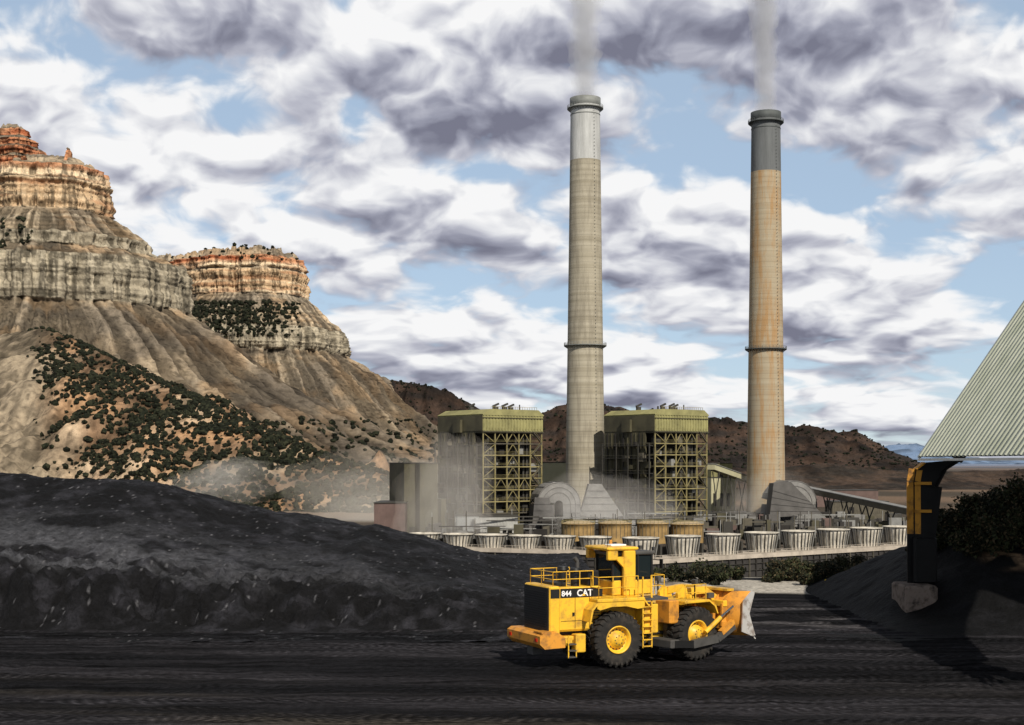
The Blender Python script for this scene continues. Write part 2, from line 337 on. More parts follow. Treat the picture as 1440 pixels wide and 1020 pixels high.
# ================= MESAS =================
m_rock=attrmat('mesa_rock_mat',nscale=.14,bump=1.0,bdist=4.5,amp=.40,spec=.1)
def mesa(name,tip,R0,ridge,prof,Y,ztop_fn,bandfn,ns=900,ntt=460,cliffamp=6,gul=.16,seed=0,wob=14,east_shade=0.0):
    mp_=Y/2000.
    d=np.array([p[0] for p in prof],float)*mp_;z=np.array([Z_(p[1],Y) for p in prof])
    al=np.concatenate([[0],np.cumsum(np.hypot(np.diff(d),np.diff(z)*1.3))])
    t=np.linspace(0,al[-1],ntt);dd=np.interp(t,al,d);zz=np.interp(t,al,z)
    rd=Vector(ridge).normalized();a0=math.atan2(rd.y,rd.x)
    Lr=900;nf=int(ns*.38);na=int(ns*.52);nb=ns-nf-na
    A=[]
    for i in range(nf): A.append((Lr*(1-i/nf)**1.3,a0+math.pi/2))
    for i in range(na): A.append((0,a0+math.pi/2+math.pi*i/(na-1)))
    for i in range(nb): A.append((Lr*((i+1)/nb)**1.3,a0+math.pi*1.5))
    A=np.array(A);cx=tip[0]+rd.x*A[:,0];cy=tip[1]+rd.y*A[:,0];nx=np.cos(A[:,1]);ny=np.sin(A[:,1])
    D=dd[None,:]+np.zeros((ns,1));ZZ=zz[None,:]+np.zeros((ns,1))
    R=R0+D
    bx=cx[:,None]+nx[:,None]*np.maximum(R,1);by=cy[:,None]+ny[:,None]*np.maximum(R,1)
    wobn=(fbm(bx/70,by/70,o=3,s=seed+1)-.5)*2*wob
    slope=np.gradient(ZZ,axis=1)/(abs(np.gradient(D,axis=1))+1e-3);cl_=sm(1.3,3,abs(slope))
    gs=cx[:,None]*.9+nx[:,None]*170;gt=cy[:,None]*.9+ny[:,None]*170
    g=ridg(gs/13+.004*D,gt/13,D/300,o=5,s=seed+4)-.55
    dlt=wobn*sm(-40,0,D)- g*gul*(np.clip(D,0,220)+12)*(1-cl_*.5)
    ds=np.clip(D-8,0,1e9)
    g2=ridg(gs/34+.002*D,gt/34,None,o=2,s=seed+44)-.55
    dlt-=g2*.20*np.clip(ds,0,260)
    col=ridg(bx/9,by/9,ZZ/120,o=4,s=seed+7)-.55
    blk=(vn(bx/14,by/14,ZZ/16,seed+19)-.5)
    dlt+=cl_*cliffamp*(2.0*col+1.5*blk)
    led=(vn(ZZ/3.2,ZZ*0,None,seed+9)-.5)+.6*(vn(ZZ/1.3,ZZ*0,None,seed+29)-.5)
    dlt+=led*cliffamp*.6*(.4+.6*cl_)
    dlt+=(fbm(bx/7,by/7,ZZ/7,o=4,s=seed+12)-.5)*6
    R=np.maximum(R+dlt*sm(-60,0,D),.5)
    Xv=cx[:,None]+nx[:,None]*R;Yv=cy[:,None]+ny[:,None]*R
    top=ztop_fn(Xv,Yv)*(1-sm(-10,3,D)*1.0)
    Zv=ZZ+top+(fbm(Xv/12,Yv/12,o=4,s=seed+22)-.5)*9*(1-cl_)*sm(5,20,D)
    C=bandfn(Xv,Yv,Zv,cl_,D)
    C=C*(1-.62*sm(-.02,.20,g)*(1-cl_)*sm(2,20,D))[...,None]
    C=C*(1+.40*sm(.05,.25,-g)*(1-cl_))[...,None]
    C=lerp(C,C*np.array([.38,.38,.40]),east_shade*sm(.40,.85,nx)[:,None]*(1-cl_)*sm(70,130,D)*sm(.35,.6,fbm(Xv/45,Yv/45,o=3,s=seed+90)+.15*nx[:,None]))  # shade on east-facing flanks painted into the talus colour
    return np.stack([Xv,Yv,Zv],-1).reshape(-1,3),gridF(ns,ntt),C.reshape(-1,3)
A3=lambda a,sh:np.array(a)*np.ones(sh+(3,))
def strata(x,y,z,cl_,D,Y,zred,zgrey):
    sh=x.shape
    q=z+5*(fbm(x/40,y/40,o=3,s=70)-.5)
    cliff=lerp(A3((.58,.42,.26),sh),A3((.74,.59,.40),sh),sm(.3,.7,vn(q/5,q*0,None,81)))
    cliff=lerp(cliff,A3((.34,.15,.07),sh),sm(.5,.7,vn(q/3.1,x/60,y/60,83))*.6)
    red=lerp(A3((.34,.11,.05),sh),A3((.56,.28,.15),sh),sm(.35,.65,vn(q/4,x/30,y/30,84)))
    cliff=lerp(cliff,red,sm(zred-6,zred+2,q))
    gcl=lerp(A3((.50,.44,.33),sh),A3((.31,.27,.20),sh),sm(.3,.7,fbm(x/6,y/6,z/60,o=4,s=85)))
    gcl=lerp(gcl,gcl*.55,sm(.55,.7,vn(q/2.0,x/120,y/120,95))*.7)
    cliff=lerp(gcl,cliff,sm(zgrey-4,zgrey+4,q))
    cr=ridg(x/7,y/7,z/60,o=3,s=86);cliff=lerp(cliff,cliff*.33,sm(.68,.86,cr))
    tal=lerp(A3((.45,.36,.25),sh),A3((.27,.225,.17),sh),sm(.35,.65,fbm(x/55,y/55,z/25,o=5,s=87)))
    tal=lerp(tal,A3((.52,.34,.185),sh),sm(.48,.70,fbm(x/35,y/35,o=4,s=88))*.5)
    bed=sm(.5,.65,vn(q/2.4,x/150,y/150,91))*sm(zgrey-130,zgrey-40,z)
    tal=lerp(tal,tal*.5,bed*.75)
    bed2=sm(.6,.75,vn(q/3.7,x/110,y/110,92));tal=lerp(tal,A3((.54,.46,.34),sh),bed2*.45*sm(zgrey-150,zgrey-40,z))
    tal=lerp(tal,tal*.4,sm(.6,.8,vn(x/3,y/3,z/3,89))*.8)
    return lerp(tal,cliff,np.clip(cl_*1.2,0,1))
def band1(x,y,z,c_,D): return strata(x,y,z,c_,D,1500,Z_(248,1500),Z_(330,1500))
def top1(x,y): return (ridg(x/26,y/26,o=3,s=3)-.5)*8+ (vn(x/7,y/7,None,5)>.55)*3
V1,F1,C1=mesa('m',(X_(60,1500),1500),60,(-.93,.36),[(-76,226),(-30,234),(-8,240),(-1,243),(1,262),(3,264),(4,284),(5,286),(6,305),(18,312),(62,342),(70,362),(94,370),(110,376),(115,398),(119,440),(190,490),(260,545),(380,608),(470,648),(600,690),(640,712)],1500,top1,band1,seed=0,gul=.26,east_shade=.8,wob=11)
V1b,F1b,C1b=mesa('b',(X_(24,1500),1495),8,(-.93,.36),[(-8,182),(0,184),(2,194),(9,198),(11,208),(22,213),(25,226),(38,231),(41,243),(44,262)],1500,lambda x,y:(ridg(x/9,y/9,o=2,s=8)-.5)*9+(vn(x/4,y/4,None,6)>.6)*4,band1,ns=420,ntt=160,cliffamp=7,wob=6,seed=40)
V1c,F1c,C1c=mesa('b',(X_(104,1500),1478),3.5,(-.93,.36),[(-3,214),(0,216),(2,226),(3,236),(6,238),(9,256)],1500,lambda x,y:0*x,band1,ns=160,ntt=60,cliffamp=3,wob=1,seed=50)
m3=V1c[:,0]>X_(90,1478)
V=np.concatenate([V1,V1b]);F=np.concatenate([F1,F1b+len(V1)]);C=np.concatenate([C1,C1b])
keep=np.all(m3[F1c],axis=1)
F=np.concatenate([F,F1c[keep]+len(V)]);V=np.concatenate([V,V1c]);C=np.concatenate([C,C1c])
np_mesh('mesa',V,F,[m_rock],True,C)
def band2(x,y,z,c_,D): return strata(x,y,z,c_,D,2200,Z_(376,2200),Z_(440,2200))
V2,F2,C2=mesa('m',(X_(350,2200),2200),77,(-.80,.6),[(-68,362),(-6,364),(0,368),(2,384),(5,387),(7,420),(18,429),(62,462),(67,468),(72,500),(120,535),(190,603),(240,638),(330,690),(350,700)],2200,lambda x,y:(ridg(x/22,y/22,o=3,s=13)-.5)*14+(vn(x/6,y/6,None,15)>.6)*6,band2,seed=100,ns=800,ntt=360,cliffamp=9,gul=.24,east_shade=.5)
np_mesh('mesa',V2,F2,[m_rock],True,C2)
# ================= FOOTHILL =================
A_=np.array([X_(62,1230),1230.]);B_=np.array([X_(640,800),800.])
def foot(x,y):
    ab=B_-A_;L2=(ab**2).sum();t=((x-A_[0])*ab[0]+(y-A_[1])*ab[1])/L2
    tc_=np.clip(t,-.35,1.0);qx=x-(A_[0]+tc_*ab[0]);qy=y-(A_[1]+tc_*ab[1]);q=np.hypot(qx,qy)
    zr=np.interp(tc_,[-.35,0,.12,.3,.55,.8,1.0],[128,Z_(462,1230),110,80,42,10,-8])
    q=q*(1+.8*(ridg(x/60,y/60,o=4,s=140)-.55))
    z=zr-.42*q**1.0+ (fbm(x/40,y/40,o=5,s=141)-.5)*28*sm(0,60,q)*sm(-25,30,zr)
    return z
xx=np.linspace(-760,60,620);yy=np.linspace(640,1420,520);PX,PY=np.meshgrid(xx,yy,indexing='ij')
PZ=np.maximum(foot(PX,PY),-22+(fbm(PX/30,PY/30,o=3,s=2)-.5)*2)+(fbm(PX/5,PY/5,o=3,s=142)-.5)*3.0
sh=PX.shape
cc=lerp(A3((.48,.29,.16),sh),A3((.28,.18,.11),sh),sm(.35,.65,fbm(PX/30,PY/30,o=4,s=143)))
cc=lerp(cc,A3((.62,.48,.33),sh),sm(.5,.75,fbm(PX/45,PY/45,o=4,s=144))*.8)
scr=PX/PY*2000+720
cc=lerp(cc,A3((.38,.31,.22),sh),(1-sm(40,110,scr+30*(fbm(PX/30,PY/30,o=3,s=7)-.5))))
cc=lerp(cc,cc*.42,sm(.55,.8,vn(PX/3,PY/3,None,145))*.75)
cc=lerp(cc,cc*.45,sm(.60,.8,ridg(PX/60,PY/60,o=4,s=140)))
cc=lerp(cc,cc*.6,sm(.55,.8,ridg(PX/14,PY/40,o=3,s=146))*(1-sm(40,140,scr)))
np_mesh('foothill',np.stack([PX,PY,PZ],-1).reshape(-1,3),gridF(620,520),[m_rock],True,cc.reshape(-1,3))
# ================= JUNIPERS =================
import bmesh
def ico(sub):
    bm=bmesh.new();bmesh.ops.create_icosphere(bm,subdivisions=sub,radius=1)
    v=np.array([p.co[:] for p in bm.verts]);f=np.array([[q.index for q in p.verts] for p in bm.faces]);bm.free();return v,f
def scatter(name,P,size,mats,sub=2,seed=0,sq=.8):
    r=np.random.default_rng(seed);v,f=ico(sub);n=len(P);nvv=len(v)
    ph=r.uniform(0,100,n)
    VV=v[None]*np.ones((n,1,1))
    dis=1+.85*(vn(VV[:,:,0]*1.9+ph[:,None],VV[:,:,1]*1.9,VV[:,:,2]*1.9,seed)-.5)+r.uniform(-.18,.18,(n,nvv))
    VV=VV*dis[...,None];s=size*r.uniform(.4,1.4,n)
    VV=VV*s[:,None,None]*np.array([1,1,sq]);VV[:,:,0]*=r.uniform(.75,1.2,(n,1))
    VV=VV+P[:,None,:]+np.array([0,0,1])*(s*sq*.65)[:,None,None]
    FF=(f[None]+(np.arange(n)*nvv)[:,None,None]).reshape(-1,3)
    mi=r.integers(0,len(mats),len(FF))
    return np_mesh(name,VV.reshape(-1,3),FF,mats,False,None,mi)
m_j1=mat('juniper_dark',(.013,.016,.010),.9,var=.5,spec=.1);m_j2=mat('juniper_green',(.026,.028,.016),.9,var=.4,spec=.1);m_j3=mat('juniper_deep',(.008,.009,.006),.9,var=.4,spec=.1)  # three juniper tones, mixed at random over the faces
n=62000;P=np.stack([rng.uniform(-640,40,n),rng.uniform(680,1300,n)],1)
zf=foot(P[:,0],P[:,1]);scr=P[:,0]/P[:,1]*2000+720
dn=fbm(P[:,0]/45,P[:,1]/45,o=3,s=200)
keep=(zf>-22)&(rng.uniform(size=n)<sm(.25,.62,dn)*.72+.15)&(rng.uniform(size=n)<sm(35,85,scr))
P=np.column_stack([P[keep],np.maximum(zf[keep],-22)])
scatter('juniper_trees',P,1.9,[m_j1,m_j2,m_j3],1,1)
def pick(V,mask,k,seed):
    r=np.random.default_rng(seed);i=np.where(mask)[0];i=r.choice(i,min(k,len(i)),replace=False);return V[i]
sx1=V1[:,0]/V1[:,1]*2000+720;sy1=650-(V1[:,2]-CH)/V1[:,1]*2000
P1=pick(V1,(sx1<45)&(sy1>308)&(sy1<350)&(V1[:,1]<1500),90,1)
P2=pick(V1,(sx1>380)&(sx1<640)&(sy1>590)&(V1[:,2]>-19),1300,2)
sx2=V2[:,0]/V2[:,1]*2000+720;sy2=650-(V2[:,2]-CH)/V2[:,1]*2000
P3=pick(V2,(sx2>270)&(sx2<405+20*np.sin(sy2))&(sy2>425)&(sy2<474)&(V2[:,1]<2200),850,3)
P4=pick(V2,(sx2>215)&(sx2<420)&(sy2<368)&(V2[:,1]<2260),120,4)
P5=pick(V2,(sx2>500)&(sy2>590)&(V2[:,2]>-19),600,5)
scatter('juniper_trees',np.concatenate([P1,P2,P3,P4,P5]),2.8,[m_j1,m_j3,m_j2],1,2)
# ================= HILLS =================
def hills(name,prof,Y,W,colA,colB,xs0,xs1,nx,ny,seed,amp=10,mt=m_rock):
    px_=np.array([p[0] for p in prof]);zt=Z_(np.array([p[1] for p in prof]),Y)
    xx=np.linspace(X_(xs0,Y),X_(xs1,Y),nx);yy=np.linspace(Y-W,Y+W,ny);PX,PY=np.meshgrid(xx,yy,indexing='ij')
    top=np.interp(PX,X_(px_,Y),zt)+20
    a=abs(PY-Y)/W;fall=np.interp(a,[0,.12,.5,1],[1,.86,.36,0])
    g=ridg(PX/(W*.14),PY/(W*.3),o=5,s=seed)-.55
    PZ=-21+top*np.clip(fall*(1+.6*g*sm(0,.15,a)),0,2)+(fbm(PX/(W*.05),PY/(W*.05),o=4,s=seed+2)-.5)*amp*np.clip(top/60,0,1)
    sh=PX.shape;c=lerp(A3(colA,sh),A3(colB,sh),sm(.35,.65,fbm(PX/(W*.12),PY/(W*.12),PZ/12,o=5,s=seed+5)))
    c=lerp(c,c*.5,sm(.55,.7,g+.5))
    np_mesh(name,np.stack([PX,PY,PZ],-1).reshape(-1,3),gridF(nx,ny),[mt],True,c.reshape(-1,3))
    return PX,PY,PZ
h1=hills('desert_hills',[(300,560),(480,545),(550,534),(590,541),(650,560),(690,585),(735,600),(762,580),(785,568),(850,567),(885,576),(960,582),(1010,588),(1060,594),(1110,600),(1150,602),(1180,609),(1200,606),(1222,618),(1262,641),(1300,668),(1500,690)],2700,520,(.070,.045,.033),(.032,.026,.023),300,1480,620,220,300)  # dark colours stand in for cloud shadow over the hills
sel=(h1[2]>-10)&(h1[1]<2710)
Vh=np.stack([h1[0][sel],h1[1][sel],h1[2][sel]],1);scatter('juniper_trees',Vh[rng.choice(len(Vh),2500)],2.4,[m_j1,m_j3],1,5)
h2=hills('desert_hills',[(1040,660),(1110,655),(1160,650),(1250,660),(1330,662),(1420,660),(1600,655)],1700,260,(.085,.058,.042),(.038,.031,.025),1000,1800,300,120,330,amp=6)
hills('distant_mountains',[(900,640),(1180,640),(1225,634),(1255,626),(1278,623),(1292,628),(1310,640),(1345,643),(1380,645),(1450,646),(1700,640),(2200,646)],22000,3000,(.16,.24,.38),(.20,.28,.42),900,2300,240,50,360,amp=60)  # blue atmospheric haze is put into the mountain colours
# ================= STACKS =================
def stackmat(name,lo,hi,stain,topc,ztop,amt):
    m,n,b=nt(name);N=n.nodes;L=n.links
    tc=N.new('ShaderNodeTexCoord');sp=N.new('ShaderNodeSeparateXYZ');L.new(tc.outputs['Object'],sp.inputs[0])
    mp=N.new('ShaderNodeMapping');mp.inputs['Scale'].default_value=(.01,.01,.42);L.new(tc.outputs['Object'],mp.inputs[0])
    n1=N.new('ShaderNodeTexNoise');n1.inputs['Scale'].default_value=1;n1.inputs['Detail'].default_value=4;L.new(mp.outputs[0],n1.inputs['Vector'])
    mp2=N.new('ShaderNodeMapping');mp2.inputs['Scale'].default_value=(.38,.38,.045);L.new(tc.outputs['Object'],mp2.inputs[0])
    n2=N.new('ShaderNodeTexNoise');n2.inputs['Scale'].default_value=1;n2.inputs['Detail'].default_value=8;n2.inputs['Roughness'].default_value=.7;L.new(mp2.outputs[0],n2.inputs['Vector'])
    r1=N.new('ShaderNodeValToRGB');r1.color_ramp.elements[0].position=.35;r1.color_ramp.elements[1].position=.65;r1.color_ramp.elements[0].color=(*lo,1);r1.color_ramp.elements[1].color=(*hi,1);L.new(n1.outputs['Fac'],r1.inputs[0])
    r2=N.new('ShaderNodeMapRange');r2.inputs[1].default_value=.45;r2.inputs[2].default_value=.60;r2.inputs[4].default_value=amt;L.new(n2.outputs['Fac'],r2.inputs[0])
    mx=N.new('ShaderNodeMixRGB');L.new(r2.outputs[0],mx.inputs[0]);L.new(r1.outputs[0],mx.inputs[1]);mx.inputs[2].default_value=(*stain,1)
    w1=N.new('ShaderNodeMath');w1.operation='FRACT';w0=N.new('ShaderNodeMath');w0.operation='MULTIPLY';w0.inputs[1].default_value=1/2.3
    L.new(sp.outputs[2],w0.inputs[0]);L.new(w0.outputs[0],w1.inputs[0])
    w2=N.new('ShaderNodeMapRange');w2.inputs[1].default_value=0;w2.inputs[2].default_value=.16;w2.inputs[3].default_value=.74;w2.inputs[4].default_value=1;L.new(w1.outputs[0],w2.inputs[0])
    sc_=N.new('ShaderNodeVectorMath');sc_.operation='SCALE';L.new(mx.outputs[0],sc_.inputs[0]);L.new(w2.outputs[0],sc_.inputs['Scale'])
    gt=N.new('ShaderNodeMath');gt.operation='GREATER_THAN';L.new(sp.outputs[2],gt.inputs[0]);gt.inputs[1].default_value=ztop
    tr=N.new('ShaderNodeMapRange');tr.inputs[1].default_value=.35;tr.inputs[2].default_value=.65;L.new(n2.outputs['Fac'],tr.inputs[0])
    tm=N.new('ShaderNodeMixRGB');tm.inputs[1].default_value=(*[q*.62 for q in topc],1);tm.inputs[2].default_value=(*topc,1);L.new(tr.outputs[0],tm.inputs[0])
    m2=N.new('ShaderNodeMixRGB');L.new(gt.outputs[0],m2.inputs[0]);L.new(sc_.outputs[0],m2.inputs[1]);L.new(tm.outputs[0],m2.inputs[2])
    L.new(m2.outputs[0],b.inputs['Base Color']);b.inputs['Roughness'].default_value=.85
    return m
m_steel_d=mat('dark_steel',(.05,.047,.04),.6,.3,scale=.4)
m_steel_g=mat('grey_steel',(.22,.22,.21),.6,.2,scale=.3)
def chimney(px_,Y,ytop,ystripe,yring,rt,rb,m,mcap,zb=-19):
    e=empty('chimney_stack',Matrix.Translation((X_(px_,Y),Y,zb)))
    zt=Z_(ytop,Y)-zb;k=Y/2000.;rt*=k;rb*=k
    b=MB();H=zt;prof=[(rb*1.02,0)]
    for i in range(1,41):
        t=i/40;prof.append((rt+(rb-rt)*(1-t)**1.05,H*t))
    prof+=[(rt*.82,H),(rt*.80,H-6)]
    b.lathe(prof,m,n=64)
    b.make('shaft',e)
    b=MB()
    def ring(z,r,h):
        b.lathe([(r,z),(r+1.5,z),(r+1.5,z+.35),(r,z+.35)],mcap,n=48,smooth=False)
        for i in range(36):
            a=2*math.pi*i/36;x,y=(r+1.4)*math.cos(a),(r+1.4)*math.sin(a);b.beam((x,y,z),(x,y,z+1.3),.12,mcap)
            b.beam((x*.8,y*.8,z-1.2),(x,y,z),.2,mcap)
        for hh in(.7,1.3): b.lathe([(r+1.35,z+hh),(r+1.45,z+hh),(r+1.45,z+hh+.1),(r+1.35,z+hh+.1)],mcap,n=48)
    zr=Z_(yring,Y)-zb;rr=rt+(rb-rt)*(1-zr/H)
    ring(zr,rr,1);ring(H-4.2,rt,1)
    b.lathe([(rt*1.0,H-3.0),(rt*1.06,H-2.4),(rt*1.06,H+.3),(rt*.9,H+.5)],mcap,n=48)
    b.lathe([(rt*1.01,H-7),(rt*1.03,H-7),(rt*1.03,H-6.6),(rt*1.01,H-6.6)],mcap,n=48)
    for i in range(int(H/1.5)):
        z=i*1.5;r=rt+(rb-rt)*(1-z/H)+.3;a=math.radians(-58);b.box(r*math.cos(a)-.15,r*math.cos(a)+.15,r*math.sin(a)-.15,r*math.sin(a)+.15,z,z+.2,mcap)
    b.make('platforms',e)
    return e
ms1=stackmat('concrete_grey',(.27,.24,.175),(.39,.355,.275),(.16,.14,.105),(.50,.51,.50),Z_(227,605)+19,.55)
ms2=stackmat('concrete_rusty',(.31,.25,.165),(.36,.31,.22),(.33,.175,.055),(.14,.15,.155),Z_(243,620)+19,.75)
m_capd=mat('stack_cap_grey',(.20,.21,.20),.7,.2,scale=.3);m_capk=mat('stack_cap_dark',(.08,.09,.09),.7,.2,scale=.3)
chimney(823,605,140,227,487,20.5,28.5,ms1,m_capd)
chimney(1077,620,160,243,492,20,27.5,ms2,m_capk)
# ================= BOILER BUILDINGS =================
m_ol=mat('olive_cladding',(.25,.235,.10),.65,0,.35,scale=.15);m_old=mat('olive_dark_shaded_cladding',(.060,.054,.030),.7,0,.5,scale=.12)  # dark olive also paints shade onto the boilers' left faces
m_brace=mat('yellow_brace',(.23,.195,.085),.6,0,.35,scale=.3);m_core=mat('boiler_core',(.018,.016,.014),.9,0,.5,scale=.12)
m_pale=mat('pale_yellow_cladding',(.42,.40,.26),.7,0,.2,scale=.1);m_wh=mat('white_cladding',(.34,.34,.32),.7,0,.3,scale=.2)
m_floor=mat('grating',(.09,.08,.058),.8,0,.3,scale=.3)
def corr(b,x0,x1,y,z0,z1,m,step=.9,dep=.18):
    k=int((x1-x0)/step)
    for i in range(k):
        x=x0+(i+.25)*step;b.box(x,x+step*.5,y-dep,y-.002,z0,z1,m)
def boiler(pxc,Y,Z0=-19,seed=3):
    th=math.radians(38);c=Vector((X_(pxc,Y),Y,0));off=Matrix.Rotation(th,4,'Z')@Vector((-15,-15,0))
    e=empty('boiler_building',Matrix.Translation((c.x-off.x,c.y-off.y,Z0))@Matrix.Rotation(th,4,'Z'))
    H=Z_(575,Y)-Z0;h1=Z_(606,Y)-Z0
    b=MB()
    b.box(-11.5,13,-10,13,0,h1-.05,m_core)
    r=random.Random(seed)
    for i in range(130):
        x=r.uniform(-13,12);z=r.uniform(0,h1-5);w_=r.uniform(.6,3.5);h=r.uniform(.4,3.6)
        b.box(x,x+w_,-10-r.uniform(.3,3.9),-9.9,z,z+h,r.choice([m_core,m_steel_d,m_steel_d,m_floor,m_steel_g,m_old]))
    for i in range(8):
        x=r.uniform(-13,13);b.cyl((x,-12.6,0),(x,-12.6,h1-2),.5,.5,m_steel_d,8)
    b.make('boiler_core',e)
    b=MB()
    b.box(-15,15,-15,15,h1,H-2.4,m_ol)
    b.ext([(-15,H-2.39),(15,H-2.39),(15.3,H-2.0),(12.5,H),(-11,H),(-15.3,H-2.0)],-15.3,15.3,m_ol)
    corr(b,-15,15,-15,h1+.1,H-2.5,m_ol,1.5,.22)
    b.box(-15.2,15.2,-15.45,-15.25,h1-.5,h1,m_old)
    b.box(-15.2,15.2,-15.45,-15.25,h1+5.0,h1+5.3,m_old)
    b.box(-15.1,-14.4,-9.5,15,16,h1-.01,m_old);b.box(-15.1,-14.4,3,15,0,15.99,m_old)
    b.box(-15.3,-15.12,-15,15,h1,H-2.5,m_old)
    for i in range(10): 
        y=-9+i*2.4;b.box(-15.42,-15.12,y,y+.5,16.5,h1-.6,m_core if i%2 else m_old)
    for i in range(26):
        y=r.uniform(-14,12);z=r.uniform(0,h1-3);b.box(-15.5-r.uniform(.2,2.2),-15.43,y,y+r.uniform(.6,4),z,z+r.uniform(.5,4),r.choice([m_core,m_steel_d,m_old,m_floor]))
    for z in (6,12,18,24,30,35): b.box(-17.6,-15.52,-14.5,14,z,z+.25,m_steel_d);b.beam((-17.6,-14.5,z+1.2),(-17.6,14,z+1.2),.12,m_floor)
    for y in(-14.5,-8,-2,5,13.5): b.beam((-17.6,y,0),(-17.6,y,36),.4,m_steel_d)
    b.box(-16.5,-15.35,-2,3,H-9,H-4,m_old)
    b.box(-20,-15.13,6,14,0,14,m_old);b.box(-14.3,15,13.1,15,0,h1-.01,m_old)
    b.make('upper_cladding',e)
    b=MB()
    cols=[-14.6,-8.8,-3,3,8.8,14.6];nl=9;zl=[h1*i/nl for i in range(nl+1)]
    for x in cols: b.beam((x,-14.6,0),(x,-14.6,h1),.42,m_brace)
    for y in(-8.8,-3,3,8.8): b.beam((-14.7,y,0),(-14.7,y,16 if y>3 else h1),.6,m_old)
    for z in zl[1:]:
        b.beam((-14.6,-14.7,z-.4),(14.6,-14.7,z-.4),.4,m_brace if r.random()<.6 else m_floor,.4)
        b.box(-14.2,14.2,-14.2,-10.02,z-.9,z-.75,m_floor)
        b.beam((-14.8,-14.6,z-.4),(-14.8,15,z-.4),.4,m_old,.6)
        for hh in(.5,1.0): b.beam((-14.6,-15.1,z+hh),(14.6,-15.1,z+hh),.07,m_brace)
    for i in range(nl):
        for j in range(5):
            x0,x1=cols[j],cols[j+1];z0,z1=zl[i],zl[i+1]-.6
            if j in(0,4):
                (b.beam((x0,-14.6,z0),(x1,-14.6,z1),.22,m_brace) if (i+j)%2 else b.beam((x1,-14.6,z0),(x0,-14.6,z1),.22,m_brace))
            elif j==2 or i%4==0: b.beam((x0,-14.6,z0),((x0+x1)/2,-14.6,z1),.22,m_brace);b.beam((x1,-14.6,z0),((x0+x1)/2,-14.6,z1),.22,m_brace)
    for i in range(nl):
        z0,z1=zl[i],zl[i+1]
        a,b2=((9.4,13.8) if i%2 else(13.8,9.4));b.beam((a,-15.4,z0),(b2,-15.4,z1),.8,m_floor,.22)
        b.beam((a,-15.8,z0+1),(b2,-15.8,z1+1),.07,m_brace)
    b.make('steel_frame',e)
    b=MB()
    for x,y in((-2,-6),(1,-8),(8,-3),(-8,2)):
        b.cyl((x,y,H),(x,y,H+1.4),1.1,1.1,m_steel_d,12);b.beam((x-1.3,y,H+1.5),(x+1.6,y,H+2.6),.7,m_steel_d)
    b.cyl((11,-5,H),(11,-5,H+2.5),.25,.25,m_steel_d,8);b.cyl((3,2,H),(3,2,H+2),.4,.4,m_steel_d,8)
    for i in range(20):
        b.beam((-11+i*1.2,-15,H),(-11+i*1.2,-15,H+1),.1,m_brace)
    b.beam((-11,-15,H+1),(12,-15,H+1),.12,m_brace)
    b.make('roof_vents',e)
    return e
boiler(679,550);boiler(921,565,seed=8)
def block(name,px0,px1,ytop,ybot,Y,dep,m,rot=0,ribs=True,flat=None,win=False):
    k=Y/2000;W=(px1-px0)*k;H=Z_(ytop,Y)-Z_(ybot,Y)
    e=empty(name,Matrix.Translation((X_((px0+px1)/2,Y),Y,Z_(ybot,Y)))@Matrix.Rotation(math.radians(rot),4,'Z'))
    b=MB();b.box(-W/2,W/2,0,dep,-6,H,m)
    if ribs: corr(b,-W/2,W/2,0,0,H-.4,m,1.1,.12)
    b.box(-W/2-.2,W/2+.2,-.35,dep+.2,H,H+.35,flat or m_steel_d)
    if win:
        n=int(W/3)
        for i in range(n): b.box(-W/2+1+i*3,-W/2+2.4+i*3,-.2,-.13,H*.45,H*.7,m_core)
    b.box(-W*.2,-W*.2+2.4,-.2,-.13,0,3,m_core)
    b.make('walls',e)
m_rose=mat('rose_brown_cladding',(.12,.08,.07),.8,0,.25,scale=.2)
block('turbine_hall',526,570,708,752,545,30,m_rose);block('coal_silo_building',568,592,652,752,556,22,m_old,rot=20)
block('coal_silo_building',590,616,652,752,552,20,m_old,rot=20)
block('service_building',758,796,651,745,640,20,m_pale);block('service_building',1000,1034,672,745,640,24,m_pale,win=True)
block('service_building',1000,1030,652,673,641,24,m_ol)
block('maintenance_building',640,728,726,752,528,16,m_wh);block('maintenance_building',940,1060,722,748,600,16,m_steel_g,win=True)
block('switchgear_building',1108,1150,742,752,560,10,m_steel_g)
m_duct=mat('duct_grey',(.19,.185,.175),.6,.2,.35,scale=.25);m_duct2=mat('duct_dark',(.10,.095,.09),.7,.2,.3,scale=.25)
